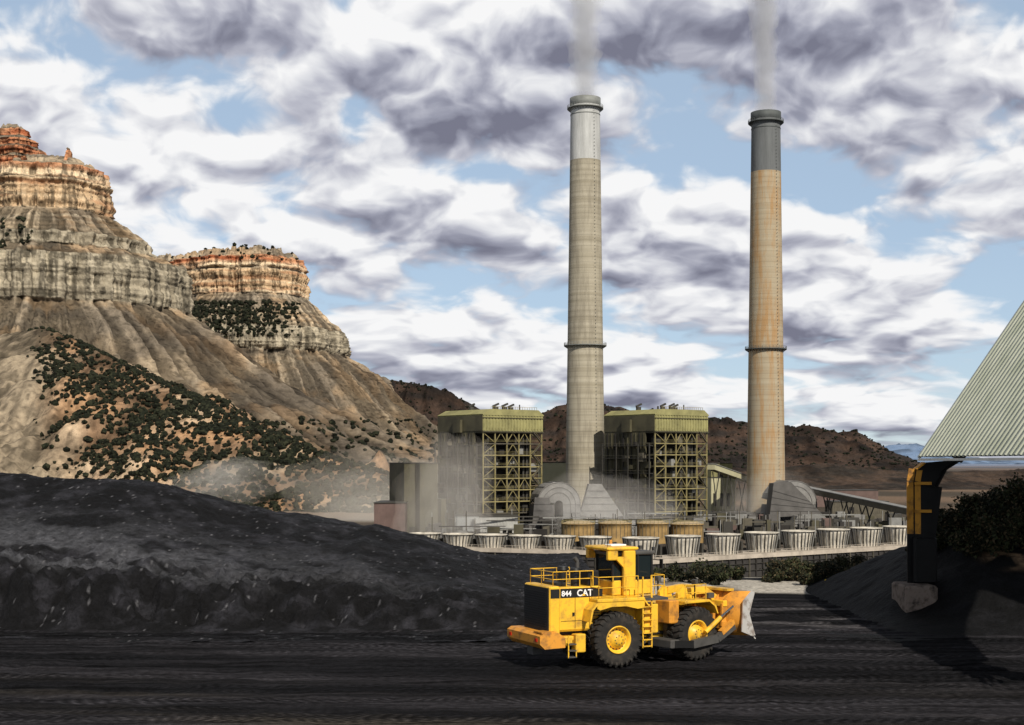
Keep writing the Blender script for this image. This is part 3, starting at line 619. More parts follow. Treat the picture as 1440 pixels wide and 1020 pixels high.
def duct(name,cx,cy,R,Y,wid,dep,flip=1,ybase=745):
    k=Y/2000;e=empty(name,Matrix.Translation((X_(cx,Y),Y,Z_(cy,Y)))@Matrix.Rotation(math.radians(-14*flip),4,'Z'))
    b=MB();R*=k;w_=wid*k;drop=Z_(cy,Y)-Z_(ybase,Y)
    n=14;o=[];i_=[]
    for t in range(n+1):
        a=math.pi*(1-t/n*.92);o.append((R*math.cos(a),R*math.sin(a)));i_.append(((R-w_)*math.cos(a),(R-w_)*math.sin(a)))
    outer=[(-R,-drop)]+o;inner=[(-R+w_,-drop)]+i_
    for s in range(len(outer)-1):
        q=[outer[s],outer[s+1],inner[s+1],inner[s]];b.ext([(x*flip,z) for x,z in q],0,dep,m_duct)
        x0,z0=outer[s+1];l=1.02
        if s%2: b.beam((x0*l*flip,-.1,z0*l),(x0*l*flip,dep+.15,z0*l),.2,m_duct2)
    for fr_ in(.97,.7,.42):
        pts=[((x*fr_+xi*(1-fr_))*flip,z*fr_+zi*(1-fr_)) for (x,z),(xi,zi) in zip(outer,inner)]
        for p,q in zip(pts[:-1],pts[1:]): b.beam((p[0],-.1,p[1]),(q[0],-.1,q[1]),.2,m_duct2)
    for s in range(3): b.beam((-R*flip,-.12,-drop*s/3),((-R+w_)*flip,-.12,-drop*s/3),.2,m_duct2)
    b.ext([(x*flip,z) for x,z in [(R-w_,-drop),(R*1.1,-drop),(R*.98,0),(R-w_,0)]],.5,dep-.5,m_duct2)
    b.make('duct_casing',e)
duct('flue_duct',786,710,32,556,26,12,-1);duct('flue_duct',893,704,26,590,21,12,-1);duct('flue_duct',1118,710,34,588,26,12,-1)
def chute(name,pts,Y,dep,m):
    b=MB();e=empty(name,Matrix.Translation((0,Y,0)));b.ext([(X_(x,Y),Z_(y,Y)) for x,y in pts],0,dep,m)
    (xa,ya),(xb,yb)=pts[0],pts[1];(xd,yd),(xc,yc)=pts[-1],pts[-2]
    for i in range(1,5):
        t=i/5;p=(X_(xa+(xb-xa)*t,Y),-.1,Z_(ya+(yb-ya)*t,Y));q=(X_(xd+(xc-xd)*t,Y),-.1,Z_(yd+(yc-yd)*t,Y));b.beam(p,q,.22,m_duct2)
    b.make('casing',e)
chute('flue_hopper',[(815,728),(828,681),(846,681),(878,728)],572,10,m_duct)
chute('flue_hopper',[(1082,728),(1088,680),(1112,678),(1134,700),(1157,724)],570,10,m_duct2)
chute('flue_hopper',[(1110,745),(1122,726),(1160,726),(1172,745)],560,10,m_duct)
chute('flue_hopper',[(748,745),(752,700),(772,700),(786,745)],552,10,m_duct2)
chute('flue_hopper',[(872,745),(880,726),(912,726),(920,745)],578,10,m_duct2)
m_tank=mat('ochre_tank',(.31,.20,.075),.7,0,.35,scale=.3);m_tank2=mat('pale_tank_top',(.36,.28,.17),.8,0,.2,scale=.3)
def tank(px_,w_,y0,y1,Y):
    k=Y/2000;r=w_/2*k;e=empty('storage_tank',Matrix.Translation((X_(px_,Y),Y,Z_(y1,Y))));H=(y1-y0)*k
    b=MB();b.lathe([(r*1.0,-5),(r,0),(r,H*.62),(r*1.04,H*.62),(r*1.04,H*.68),(r*.97,H*.68)],m_tank,n=40)
    b.lathe([(r*.98,H*.68),(r*.6,H*.95),(r*.2,H),(0.01,H*1.02)],m_tank2,n=40)
    for i in range(24):
        a=2*math.pi*i/24;b.beam((r*math.cos(a),r*math.sin(a),H*.68),(r*math.cos(a),r*math.sin(a),H*.68+1.1),.12,m_brace)
        b.beam((r*1.01*math.cos(a),r*1.01*math.sin(a),-3),(r*1.01*math.cos(a),r*1.01*math.sin(a),H*.62),.14,m_floor)
    b.lathe([(r*1.0,H*.68+1.0),(r*1.02,H*.68+1.0),(r*1.02,H*.68+1.15),(r,H*.68+1.15)],m_brace,n=40)
    b.make('shell',e)
for p in((813,46,732,745,505),(865,46,732,744,508),(918,44,732,744,505),(966,46,733,745,508)): tank(*p)
m_fan=mat('fan_stack_white',(.44,.41,.35),.7,0,.45,scale=.4);m_deck=mat('deck_pale',(.40,.35,.29),.8,0,.35,scale=.2);m_louv=mat('louvre_dark',(.035,.032,.03),.85,0,.4,scale=.3)
def cooling(px0,Y0,yd0,px1,Y1,yd1,n,rpx,hpx):
    a=Vector((X_(px0,Y0),Y0,Z_(yd0,Y0)));b_=Vector((X_(px1,Y1),Y1,Z_(yd1,Y1)));d=b_-a;zc=(a.z+b_.z)/2
    ang=math.atan2(d.y,d.x);Ln=math.hypot(d.x,d.y)
    e=empty('cooling_tower',Matrix.Translation((a.x,a.y,zc))@Matrix.Rotation(ang,4,'Z'))
    b=MB();b.box(-1,Ln+1,-7,7,-1.3,0,m_deck);b.box(-.5,Ln+.5,-6.4,6.4,-14,-1.31,m_louv)
    for i in range(int(Ln/3)+1): b.box(i*3,i*3+.3,-6.9,-6.41,-13,-1.31,m_floor if i%4==0 else m_core)
    for j in range(5): b.box(0,Ln,-6.8,-6.42,-3-j*2.1,-2.8-j*2.1,m_steel_d)
    b.make('tower_body',e);b=MB()
    for i in range(int(Ln/2.5)+1):
        b.beam((i*2.5,-6.9,0),(i*2.5,-6.9,1.1),.1,m_deck)
    b.beam((0,-6.9,1.1),(Ln,-6.9,1.1),.1,m_deck);b.beam((0,-6.9,.6),(Ln,-6.9,.6),.08,m_deck)
    b.make('railing',e)
    b=MB();k=(Y0+Y1)/4000;H=hpx*k;r=rpx*k
    for i in range(n):
        cx=Ln*(i+.5)/n
        b.lathe([(r*.80,0),(r*.82,H*.35),(r*.93,H*.75),(r*1.0,H),(r*.95,H),(r*.86,H*.7),(r*.75,0)],m_fan,c=(cx,0,0),n=28)
        b.lathe([(r*.1,H*.5),(r*.8,H*.45)],m_louv,c=(cx,0,0),n=20)
        for q in range(26):
            t=2*math.pi*q/26;b.beam((cx+r*.83*math.cos(t),r*.83*math.sin(t),0),(cx+r*1.02*math.cos(t),r*1.02*math.sin(t),H),.24,m_steel_d if q%2 else m_steel_g)
        b.lathe([(r*1.0,H-.3),(r*1.06,H-.3),(r*1.06,H),(r,H)],m_fan,c=(cx,0,0),n=28)
        b.box(cx+r*1.15,cx+r*1.3,-2,2,0,H*.6,m_steel_d)
    b.make('fan_stacks',e)
cooling(575,500,770,862,470,770,6,22,18)
cooling(870,415,783,1285,500,767,8,23,27)
def conveyor(name,a,b_,Y0,Y1,w_=3.4,legs=5,zb=-19,m=None):
    m=m or m_steel_g
    e=empty(name);b=MB();p=Vector((X_(a[0],Y0),Y0,Z_(a[1],Y0)));q=Vector((X_(b_[0],Y1),Y1,Z_(b_[1],Y1)));b.beam(p,q,w_,m,2.2)
    up=Vector((0,0,1.3));b.beam(p+up,q+up,w_+.6,m_steel_g,.3)
    for i in range(legs):
        t=(i+.5)/legs;c=p.lerp(q,t)
        for s in(-1,1): b.beam((c.x-s*1.5,c.y-1.5,c.z-1.3),(c.x+s*1.5+s*.5,c.y+1.5,zb),.4,m_steel_d)
    b.make('gallery',e)
conveyor('conveyor_gallery',(1000,657),(1060,678),600,640,m=m_pale);conveyor('conveyor_gallery',(1105,683),(1300,724),620,520,legs=7,m=m_floor)
conveyor('conveyor_gallery',(1150,692),(1225,708),640,600,legs=3,m=m_steel_d)
block('warehouse',1140,1235,690,700,900,16,m_rose);block('warehouse',1170,1250,706,722,700,16,m_floor)
b=MB();r=random.Random(5)
for i in range(460):
    Y=r.uniform(512,620);p=r.uniform(600,1290);x=X_(p,Y);w_=r.uniform(.8,5);h=r.uniform(1,8);z=-20
    b.box(x,x+w_,Y,Y+r.uniform(1,5),z,z+1+h,r.choice([m_steel_d,m_core,m_floor,m_steel_g,m_duct2,m_louv,m_rose,m_steel_d,m_duct,m_old]))
for i in range(140):
    Y=r.uniform(510,560);p=r.uniform(600,1280);x=X_(p,Y);b.beam((x,Y,-19),(x,Y,-19+r.uniform(4,11)),.25,r.choice([m_steel_d,m_floor,m_steel_g]))
for i in range(30):
    Y=r.uniform(512,560);p=r.uniform(600,1150);x=X_(p,Y);L_=r.uniform(8,26);z=-19+r.uniform(3,9);b.beam((x,Y,z),(x+L_,Y+r.uniform(-5,5),z),.4,r.choice([m_steel_d,m_floor,m_steel_g,m_duct2]))
b.make('process_equipment')
# ================= COAL SHED =================
m_roof,nn_,bb=nt('corrugated_roof')
bb.inputs['Roughness'].default_value=.5
tcn=nn_.nodes.new('ShaderNodeTexCoord');nz=nn_.nodes.new('ShaderNodeTexNoise');nz.inputs['Scale'].default_value=.5;nz.inputs['Detail'].default_value=7
nn_.links.new(tcn.outputs['Object'],nz.inputs['Vector']);rr=nn_.nodes.new('ShaderNodeValToRGB');rr.color_ramp.elements[0].position=.3;rr.color_ramp.elements[1].position=.7
rr.color_ramp.elements[0].color=(.40,.43,.33,1);rr.color_ramp.elements[1].color=(.56,.58,.47,1);nn_.links.new(nz.outputs['Fac'],rr.inputs[0]);nn_.links.new(rr.outputs[0],bb.inputs['Base Color'])
m_trim=mat('white_trim',(.72,.72,.66),.5,0,.15,scale=1);m_blk=mat('black_steel',(.006,.006,.006),.6,0,.3,spec=.2);m_yst=mat('rusty_yellow_steel',(.46,.21,.015),.6,0,.3,scale=1.2,dirt=(.08,.035,.01))
m_conc=mat('concrete_pier_mat',(.15,.12,.10),.9,0,.6,scale=1.6,bump=1.0,bscale=4,dirt=(.015,.014,.013),spec=.1)
e=empty('coal_storage_shed')
CX=X_(1292,88);ZE=Z_(643,88);sl=220/150.;Lx=16
yF,yN=88,50
k=int((yF-yN)/.18)
Yr=np.linspace(yN,yF,k+1);ph=np.arange(k+1)%4
off_=np.where((ph==0)|(ph==1),.14,0.0)
nrm=np.array([-sl,0,1])/math.hypot(sl,1)
V=[];tt=np.linspace(0,1,9)
for j,y in enumerate(Yr):
    for t in tt: V.append((CX+Lx*t+nrm[0]*off_[j],y,ZE+sl*Lx*t+nrm[2]*off_[j]))
np_mesh('roof_sheeting',V,gridF(len(Yr),9),[m_roof],False,parent=e)
b=MB()
b.beam((CX+.03,yF+.1,ZE-.05),(CX+Lx,yF+.1,ZE+sl*Lx-.05),.16,m_trim,.2)
b.beam((CX-.02,yF,ZE-.16),(CX-.02,yN,ZE-.16),.10,m_trim,.14)
b.add([(CX+Lx,yN,ZE+sl*Lx),(CX+Lx,yF,ZE+sl*Lx),(CX+2*Lx,yF,ZE),(CX+2*Lx,yN,ZE)],[(0,1,2,3)],m_roof)
b.add([(CX+.3,yN,ZE),(CX+.3,yF,ZE),(CX+Lx,yF,ZE+sl*(Lx-.3)-.2),(CX+Lx,yN,ZE+sl*(Lx-.3)-.2)],[(0,1,2,3)],m_blk)
for t in(.03,.2,.4,.6,.8): b.beam((CX+.5+Lx*t,yN,ZE+sl*Lx*t-.3),(CX+.5+Lx*t,yF,ZE+sl*Lx*t-.3),.2,m_blk)
b.make('trim_and_purlins',e)
for li,Yl in enumerate((87.2,58)):
    b=MB();xl=CX-.55
    O=[(CX+.05,ZE-.35),(xl+.1,ZE-.75),(xl-.02,ZE-1.5),(xl,5.2),(xl+.02,2.0)]
    I=[(CX+2.3,ZE-.15),(CX+1.35,ZE-.75),(CX+.80,ZE-1.8),(CX+.42,5.2),(CX+.25,2.0)]
    for s in range(4):
        b.ext([O[s],O[s+1],I[s+1],I[s]],Yl-.12,Yl+.12,m_blk)
        for P_,m_ in((O,m_yst if s<3 else m_blk),(I,m_blk)):
            b.beam((P_[s][0],Yl,P_[s][1]),(P_[s+1][0],Yl,P_[s+1][1]),.8,m_,.10)
    for s in range(1,3):
        a,c2=O[s],O[s+1];b.add([(a[0]+.06,Yl-.125,a[1]),(a[0]+.42,Yl-.125,a[1]),(c2[0]+.42,Yl-.125,c2[1]),(c2[0]+.06,Yl-.125,c2[1])],[(0,1,2,3)],m_yst)
        b.beam((a[0],Yl-.2,a[1]),(I[s][0],Yl-.2,I[s][1]),.1,m_blk)
    b.beam((xl,Yl-.3,6.6),(xl+1,Yl-.3,6.6),.18,m_yst);b.beam((xl,Yl-.3,8.3),(xl+1,Yl-.3,8.3),.18,m_yst)
    b.beam((CX+2,Yl,ZE-.1),(CX+Lx,Yl,ZE+sl*(Lx-2)-.6),.3,m_blk,.9)
    b.box(xl-.1,xl+1.3,Yl-.6,Yl+.6,2.2,5.0,m_blk,.1)
    b.make('frame_leg',e)
    b=MB();b.box(xl-1.1,xl+.8,Yl-2.4,Yl+1.0,-1,2.2,m_conc,.12)
    b.make('concrete_pier',e)
# ================= SHRUBS =================
m_l=[mat('leaf_dark',(.014,.017,.009),.8,0,.4,scale=3,spec=.2),mat('leaf_mid',(.036,.042,.018),.8,0,.4,scale=3,spec=.2),mat('leaf_dry',(.085,.065,.035),.85,0,.4,scale=3,spec=.2)]
m_bark=mat('bark',(.06,.045,.03),.9,0,.3,scale=4)
def shrub(name,c,R,H,nleaf,seed,ls=.11,w=(.55,.35,.1)):
    r=np.random.default_rng(seed);e=empty(name,Matrix.Translation(c))
    nl=9;cen=np.stack([r.uniform(-.7,.7,nl)*R,r.uniform(-.6,.6,nl)*R,r.uniform(.2,.85,nl)*H],1);rad=r.uniform(.22,.45,nl)*min(R,H)*1.1
    b=MB()
    for i in range(nl):
        m1=cen[i]*np.array([.4,.4,.5]);b.cyl((0.1*math.cos(i),0.1*math.sin(i),-.3),m1,.04*H/2,.03*H/2,m_bark,6);b.cyl(m1,cen[i],.03*H/2,.012,m_bark,6)
    b.make('branches',e)
    k=r.integers(0,nl,nleaf);d=r.normal(size=(nleaf,3));d/=np.linalg.norm(d,axis=1)[:,None]
    rr_=rad[k]*(r.uniform(0,1,nleaf)**.45)*(1+.25*np.sin(d[:,0]*7+k)*np.cos(d[:,2]*6))
    p=cen[k]+d*rr_[:,None]*np.array([1.15,1.1,.9]);p[:,2]=np.maximum(p[:,2],.02)
    a=r.normal(size=(nleaf,3));a/=np.linalg.norm(a,axis=1)[:,None];bb_=np.cross(a,r.normal(size=(nleaf,3)));bb_/=np.linalg.norm(bb_,axis=1)[:,None]
    s=ls*r.uniform(.5,1.3,nleaf)[:,None];a=a*s;bb_=bb_*s*.6
    V=np.stack([p-a,p+bb_,p+a,p-bb_],1).reshape(-1,3);F=np.arange(nleaf*4).reshape(-1,4)
    mi=np.where(r.uniform(size=nleaf)<w[2],2,np.where(np.sin(k*2.3)+r.normal(size=nleaf)*.4>.3,1,0))
    np_mesh('foliage',V,F,m_l,False,None,mi,parent=e)
def gzz(x,y): return float(gz(np.array([x]),np.array([y]))[0])
r=random.Random(9)
for i in range(17):
    Y=r.uniform(107,116);p=1092+ i*10.5+r.uniform(-6,6);H=r.uniform(.9,2.3);x=X_(p,Y);shrub('shrub',(x,Y,gzz(x,Y)-.1),H*.85,H,2600,i,w=(.5,.3,.22))
for i,(p,H,Y) in enumerate(((940,1.6,112),(985,1.7,110),(1030,1.2,113),(1010,1.0,108))):
    x=X_(p,Y);shrub('shrub',(x,Y,gzz(x,Y)-.1),H*.9,H,2200,40+i)
for i in range(24):
    Y=r.uniform(89,99);p=1306+i*7+r.uniform(-6,6);H=r.uniform(1.3,2.7)+ (p-1310)*.008
    x=X_(p,Y);shrub('shrub',(x,Y,float(heapz(np.array([x]),np.array([Y]))[0])-.3),H*.8,H,4200,60+i,.13,(.5,.3,.22))
b=MB();b.box(-.35,.35,-.35,.35,0,.06,m_yst);b.lathe([(.26,.06),(.05,.85),(.001,.87)],mat('marker_yellow',(.7,.45,.02),.5),n=20);o=b.make('traffic_cone');x=X_(1161,105);o.location=(x,105,gzz(x,105)+.05)
# ================= WHEEL DOZER =================
m_y=mat('machine_yellow',(.74,.43,.03),.45,0,.15,scale=1.6,dirt=(.36,.21,.045),spec=.4)
m_o=mat('machine_orange',(.58,.25,.03),.55,0,.2,scale=1.8,dirt=(.20,.10,.035))
m_k=mat('machine_black',(.009,.009,.009),.5,0,.3);m_tire=mat('tire_rubber',(.020,.019,.018),.9,0,.4,scale=3,dirt=(.055,.047,.040),spec=.15)
m_gl,ng,bg_=nt('cab_glass');bg_.inputs['Base Color'].default_value=(.012,.018,.02,1);bg_.inputs['Roughness'].default_value=.05;bg_.inputs['Specular IOR Level'].default_value=.5
m_st=mat('worn_steel',(.66,.64,.61),.35,.5,.25,scale=2.5,dirt=(.30,.22,.17));m_chr=mat('chrome_rod',(.7,.7,.7),.15,1,.05);m_red=mat('red_lens',(.5,.02,.01),.3,0,.1)
m_white=mat('decal_white',(.8,.8,.8),.5,0,.03);m_gry=mat('machine_grey',(.06,.058,.055),.6,0,.3)
DZ=empty('wheel_dozer',Matrix.Translation((X_(899,69.2),69.2,0)))
def fr(a):return Matrix.Rotation(math.radians(a),4,'Z')
RE=empty('rear_unit',fr(25));RE.parent=DZ;FE=empty('front_unit',fr(38));FE.parent=DZ
def wheel(par,x,y,side):
    b=MB();R=1.3;w_=.46
    pr=[(.60,-w_*.85),(.80,-w_*1.0),(1.05,-w_*1.06),(1.18,-w_*.98),(1.235,-w_*.8),(1.245,0),(1.235,w_*.8),(1.18,w_*.98),(1.05,w_*1.06),(.80,w_),(.60,w_*.85)]
    b.lathe(pr,m_tire,c=(x,y,R),axis='y',n=56)
    for i in range(26):
        for sd in(-1,1):
            t=2*math.pi*(i+(.5 if sd>0 else 0))/26;t2=t+.10
            hw=.052
            def pt(r,a,yy):return (x+r*math.cos(a),y+yy,R+r*math.sin(a))
            y0=0.03*sd;y1=sd*w_*.98;y2=sd*w_*1.07
            vs=[pt(1.22,t2-hw,y0),pt(1.22,t2+hw,y0),pt(1.31,t2+hw*.9,y0),pt(1.31,t2-hw*.9,y0),
                pt(1.15,t-hw,y1),pt(1.15,t+hw,y1),pt(1.29,t+hw*.9,y1),pt(1.29,t-hw*.9,y1),
                pt(1.02,t-hw,y2-.01*sd),pt(1.02,t+hw,y2-.01*sd),pt(1.17,t+hw,y2+.025*sd),pt(1.17,t-hw,y2+.025*sd)]
            b.add(vs,[(0,1,2,3),(0,4,5,1),(1,5,6,2),(2,6,7,3),(3,7,4,0),(4,8,9,5),(5,9,10,6),(6,10,11,7),(7,11,8,4),(8,11,10,9)],m_tire)
    b.make('tire',par)
    b=MB();s=side
    b.lathe([(.64,s*w_*.80),(.66,s*w_*.98),(.60,s*w_*.98),(.56,s*w_*.6),(.50,s*w_*.45),(.42,s*w_*.45),(.40,s*w_*.75),(.30,s*w_*.8),(.26,s*w_*1.0),(.10,s*w_*1.05),(.001,s*w_*1.05)],m_y,c=(x,y,R),axis='y',n=40)
    for i in range(16):
        t=2*math.pi*i/16;b.cyl((x+.46*math.cos(t),y+s*w_*.44,R+.46*math.sin(t)),(x+.46*math.cos(t),y+s*w_*.56,R+.46*math.sin(t)),.03,.03,m_gry,6)
    for i in range(8):
        t=2*math.pi*i/8;b.cyl((x+.2*math.cos(t),y+s*w_*.95,R+.2*math.sin(t)),(x+.2*math.cos(t),y+s*w_*1.08,R+.2*math.sin(t)),.025,.025,m_gry,6)
    b.lathe([(.6,-s*w_*.8),(.1,-s*w_*.5)],m_k,c=(x,y,R),axis='y',n=24)
    b.make('rim',par)
TY=1.62
for y in(-TY,TY):
    wheel(RE,-2.3,y,-1 if y<0 else 1);wheel(FE,1.95,y,-1 if y<0 else 1)
b=MB()
b.cyl((-2.3,-1.5,1.3),(-2.3,1.5,1.3),.35,.35,m_gry,16)
b.box(-5.35,-.5,-.62,.62,.85,1.75,m_gry,.05)
b.box(-5.5,-2.75,-1.3,1.3,1.72,3.78,m_y,.10)
b.box(-5.55,-5.0,-1.36,1.36,1.5,3.84,m_y,.06)
b.box(-5.6,-5.552,-1.26,1.26,1.62,3.76,m_k)
b.make('engine_hood',RE)
b=MB()
for i in range(17): b.box(-5.64,-5.603,-1.14,1.14,1.78+i*.11,1.81+i*.11,m_k)
b.make('radiator_grille',RE)
b=MB()
for s in(-1,1):
    y0=s*1.302;y1=s*1.33;a,c2=min(y0,y1),max(y0,y1)
    b.box(-4.97,-2.76,a,c2,3.3,3.72,m_k)
    ya,yb=(min(s*1.362,s*1.38),max(s*1.362,s*1.38));b.box(-5.5,-5.05,ya,yb,3.3,3.72,m_k)
    for x in(-4.2,-3.45): b.box(x-.012,x+.012,min(s*1.302,s*1.312),max(s*1.302,s*1.312),1.85,3.28,m_k)
    for x in(-4.3,-3.55): b.box(x-.05,x+.05,min(s*1.313,s*1.35),max(s*1.313,s*1.35),2.45,2.6,m_k)
    b.box(-4.95,-2.9,min(s*1.302,s*1.312),max(s*1.302,s*1.312),2.2,2.22,m_k)
    for i in range(6): b.box(-3.35,-2.9,min(s*1.302,s*1.312),max(s*1.302,s*1.312),2.4+i*.11,2.44+i*.11,m_k)
b.make('side_panels',RE)
b=MB()
b.ext([(-6.25,1.25),(-6.25,1.62),(-6.05,1.74),(-5.3,1.74),(-4.95,1.5),(-4.95,1.05),(-6.0,1.02)],-1.78,1.78,m_o)
b.box(-5.9,-5.4,-.3,.3,.6,1.02,m_gry)
b.box(-6.15,-5.4,-1.74,-.9,1.742,1.80,m_o);
for y in(-1.5,1.3): b.box(-6.29,-6.252,y,y+.2,1.35,1.5,m_red)
b.box(-5.2,-4.2,-1.34,1.34,1.05,1.5,m_y,.05)
b.box(-4.3,-3.75,-1.55,-1.1,.75,1.6,m_y,.04)
for z in(.55,.85,1.15): b.box(-4.75,-4.35,-1.75,-1.45,z,z+.05,m_gry)
b.beam((-4.75,-1.7,.55),(-4.75,-1.7,1.6),.05,m_y);b.beam((-4.35,-1.7,.55),(-4.35,-1.7,1.6),.05,m_y)
b.make('rear_bumper',RE)
b=MB()
b.box(-4.9,-4.3,-.7,.7,3.785,3.95,m_k,.03)
b.cyl((-3.9,-.75,3.78),(-3.9,-.75,4.45),.22,.22,m_k,16);b.cyl((-3.9,-.75,4.45),(-3.9,-.75,4.62),.29,.25,m_k,16)
b.cyl((-3.9,.55,3.78),(-3.9,.55,4.45),.22,.22,m_k,16);b.cyl((-3.9,.55,4.45),(-3.9,.55,4.62),.29,.25,m_k,16)
b.cyl((-3.35,.1,3.78),(-3.35,.1,4.85),.10,.10,m_gry,12);b.cyl((-3.35,.1,4.85),(-3.5,.1,5.05),.10,.10,m_gry,12)
b.box(-3.4,-2.8,-1.1,-.3,3.785,4.5,m_k,.05);b.box(-3.1,-2.75,.2,1.2,3.785,4.3,m_gry,.05)
b.make('air_cleaners_and_exhaust',RE)
def rail(b,pts,m,h=.95,w_=.045):
    for i in range(len(pts)-1):
        p,q=Vector(pts[i]),Vector(pts[i+1])
        for hh in(h,h*.5): b.cyl(p+Vector((0,0,hh)),q+Vector((0,0,hh)),w_/2,w_/2,m,6)
    for p in pts: b.cyl(p,Vector(p)+Vector((0,0,h)),w_/2,w_/2,m,6)
b=MB()
for s in(-1,1):
    rail(b,[(-5.3,s*1.2,3.8),(-4.6,s*1.2,3.8),(-3.9,s*1.2,3.8),(-3.2,s*1.2,3.8)],m_y,.7)
    rail(b,[(-3.35,s*2.05,3.25),(-2.6,s*2.05,3.25),(-1.9,s*2.05,3.25),(-1.25,s*2.05,3.25)],m_y,1.0)
    rail(b,[(-3.35,s*1.3,3.25),(-3.35,s*2.05,3.25)],m_y,1.0)
    rail(b,[(-.55,s*2.05,3.25),(.2,s*2.0,3.25),(.2,s*1.1,3.25)],m_y,1.0)
rail(b,[(-5.3,-1.2,3.8),(-5.3,0,3.8),(-5.3,1.2,3.8)],m_y,.7)
b.make('handrails',RE)
b=MB()
for s in(-1,1):
    ya,yb=(s*1.05,s*2.12);a,c2=min(ya,yb),max(ya,yb)
    b.box(-3.45,-.9,a,c2,3.08,3.24,m_y,.03)
    b.ext([(-3.45,3.08),(-3.75,2.75),(-3.85,2.2),(-3.78,2.2),(-3.66,2.72),(-3.38,3.02)],a,c2,m_y)
    b.ext([(-.95,3.08),(-.7,2.8),(-.62,2.75),(-.9,3.16)],a,c2,m_y)
    yy=s*2.10;b.ext([(-3.45,3.07),(-.92,3.07),(-.92,2.75),(-1.3,2.72),(-1.9,2.86),(-2.7,2.86),(-3.3,2.72),(-3.45,2.8)],min(yy,yy-s*.06),max(yy,yy-s*.06),m_y)
    b.box(-.9,.35,a,c2,3.08,3.2,m_gry)
    b.box(-.85,-.05,min(s*1.0,s*1.9),max(s*1.0,s*1.9),1.5,2.9,m_y,.05)
b.box(-2.75,-.4,-1.04,1.04,1.76,3.24,m_y,.04)
b.make('fenders_and_platform',RE)
b=MB()
for s in(-1,1):
    for x in(-.98,-.5): b.beam((x,s*2.02,.85),(x,s*2.02,4.2),.06,m_y)
    for i in range(8): b.box(-.98,-.5,min(s*1.93,s*2.1),max(s*1.93,s*2.1),.9+i*.31,.94+i*.31,m_y)
b.make('access_ladder',RE)
b=MB()
z0=3.25
b.box(-1.95,.25,-.82,.82,z0,3.95,m_y,.04)
b.box(-1.9,.2,-.78,.78,3.95,5.15,m_gl)
b.box(-2.0,.4,-.9,.9,5.152,5.32,m_gry,.05)
for x,y in((-1.92,-.8),(-1.92,.8),(.22,-.8),(.22,.8),(-.55,-.8),(-.55,.8)): b.beam((x,y,3.9),(x,y,5.2),.09,m_k)
for y in(-.815,.815): b.beam((-.5,y,4.1),(.2,y,4.1),.05,m_k)
for s in(-1,1):
    b.beam((.3,s*.85,4.9),(.45,s*1.35,4.9),.04,m_k);b.box(.4,.46,s*1.35-.12,s*1.35+.12,4.5,4.95,m_k)
    for x in(.42,-2.05): b.box(x-.06,x+.06,s*.65-.1,s*.65+.1,5.33,5.5,m_white if x<0 else m_gry)
b.make('cab',RE)
b=MB()
for s in(-1,1):
    b.box(-1.5,-.85,min(s*.90,s*1.16),max(s*.90,s*1.16),3.24,5.4,m_y,.05)
    b.box(-2.35,-1.8,min(s*.90,s*1.14),max(s*.90,s*1.14),4.95,5.4,m_y,.04)
    b.ext([(-1.5,4.6),(-1.5,5.1),(-2.0,5.1)],min(s*.95,s*1.1),max(s*.95,s*1.1),m_y)
b.box(-2.4,-.7,-1.2,1.2,5.402,5.56,m_y,.06)
b.box(-1.75,-.9,-.35,.35,5.562,5.64,m_white,.03);b.cyl((-1.2,.7,5.56),(-1.2,.7,5.8),.09,.07,m_o,10);b.cyl((-2.2,-.8,5.56),(-2.2,-.8,6.4),.012,.012,m_k,5)
b.make('rollover_frame',RE)
def text(s,par,x,y,z,size,m):
    c_=bpy.data.curves.new('decal','FONT');c_.body=s;c_.size=size;c_.extrude=.004;c_.offset=.010
    t=bpy.data.objects.new('decal_tmp',c_);sc.collection.objects.link(t)
    dg=bpy.context.evaluated_depsgraph_get();me=bpy.data.meshes.new_from_object(t.evaluated_get(dg));bpy.data.objects.remove(t)
    o=bpy.data.objects.new('decal_lettering',me);sc.collection.objects.link(o);me.materials.clear();me.materials.append(m);o.parent=par
    o.rotation_euler=(math.pi/2,0,0);o.location=(x,y,z)
text('844',RE,-4.92,-1.337,3.38,.34,m_white);text('CAT',RE,-4.12,-1.337,3.36,.42,m_white)
b=MB();b.add([(-3.88,-1.345,3.36),(-3.66,-1.345,3.36),(-3.77,-1.345,3.48)],[(0,1,2)],m_y);b.make('decal_triangle',RE)
b=MB();b.box(-.7,.1,-.45,.45,.8,1.15,m_gry,.03);b.box(-.7,.1,-.45,.45,2.0,2.3,m_gry,.03);b.cyl((0,0,.7),(0,0,2.5),.17,.17,m_gry,14)
for s in(-1,1): b.cyl((-.9,s*.75,1.3),(.9,s*.65,1.35),.09,.09,m_k,10)
b.make('articulation_hitch',RE)
b=MB()
b.cyl((1.95,-1.5,1.3),(1.95,1.5,1.3),.35,.35,m_gry,16)
b.ext([(.1,.85),(.1,2.2),(.7,2.75),(2.2,2.95),(3.0,2.4),(3.15,1.3),(2.9,.8)],-.72,.72,m_y)
b.box(.35,1.0,-1.75,-.73,1.85,2.95,m_o,.05);b.box(.35,1.0,.73,1.75,1.85,2.95,m_o,.05)
for s in(-1,1):
    a,c2=min(s*1.1,s*2.12),max(s*1.1,s*2.12)
    b.box(1.02,2.7,a,c2,2.80,2.92,m_y,.02);b.ext([(2.68,2.92),(3.15,2.6),(3.3,2.2),(3.24,2.2),(3.05,2.56),(2.68,2.82)],a,c2,m_y)
    b.box(.73,.9,min(s*.9,s*1.2),max(s*.9,s*1.2),1.0,1.84,m_gry)
b.make('front_frame',FE)
b=MB()
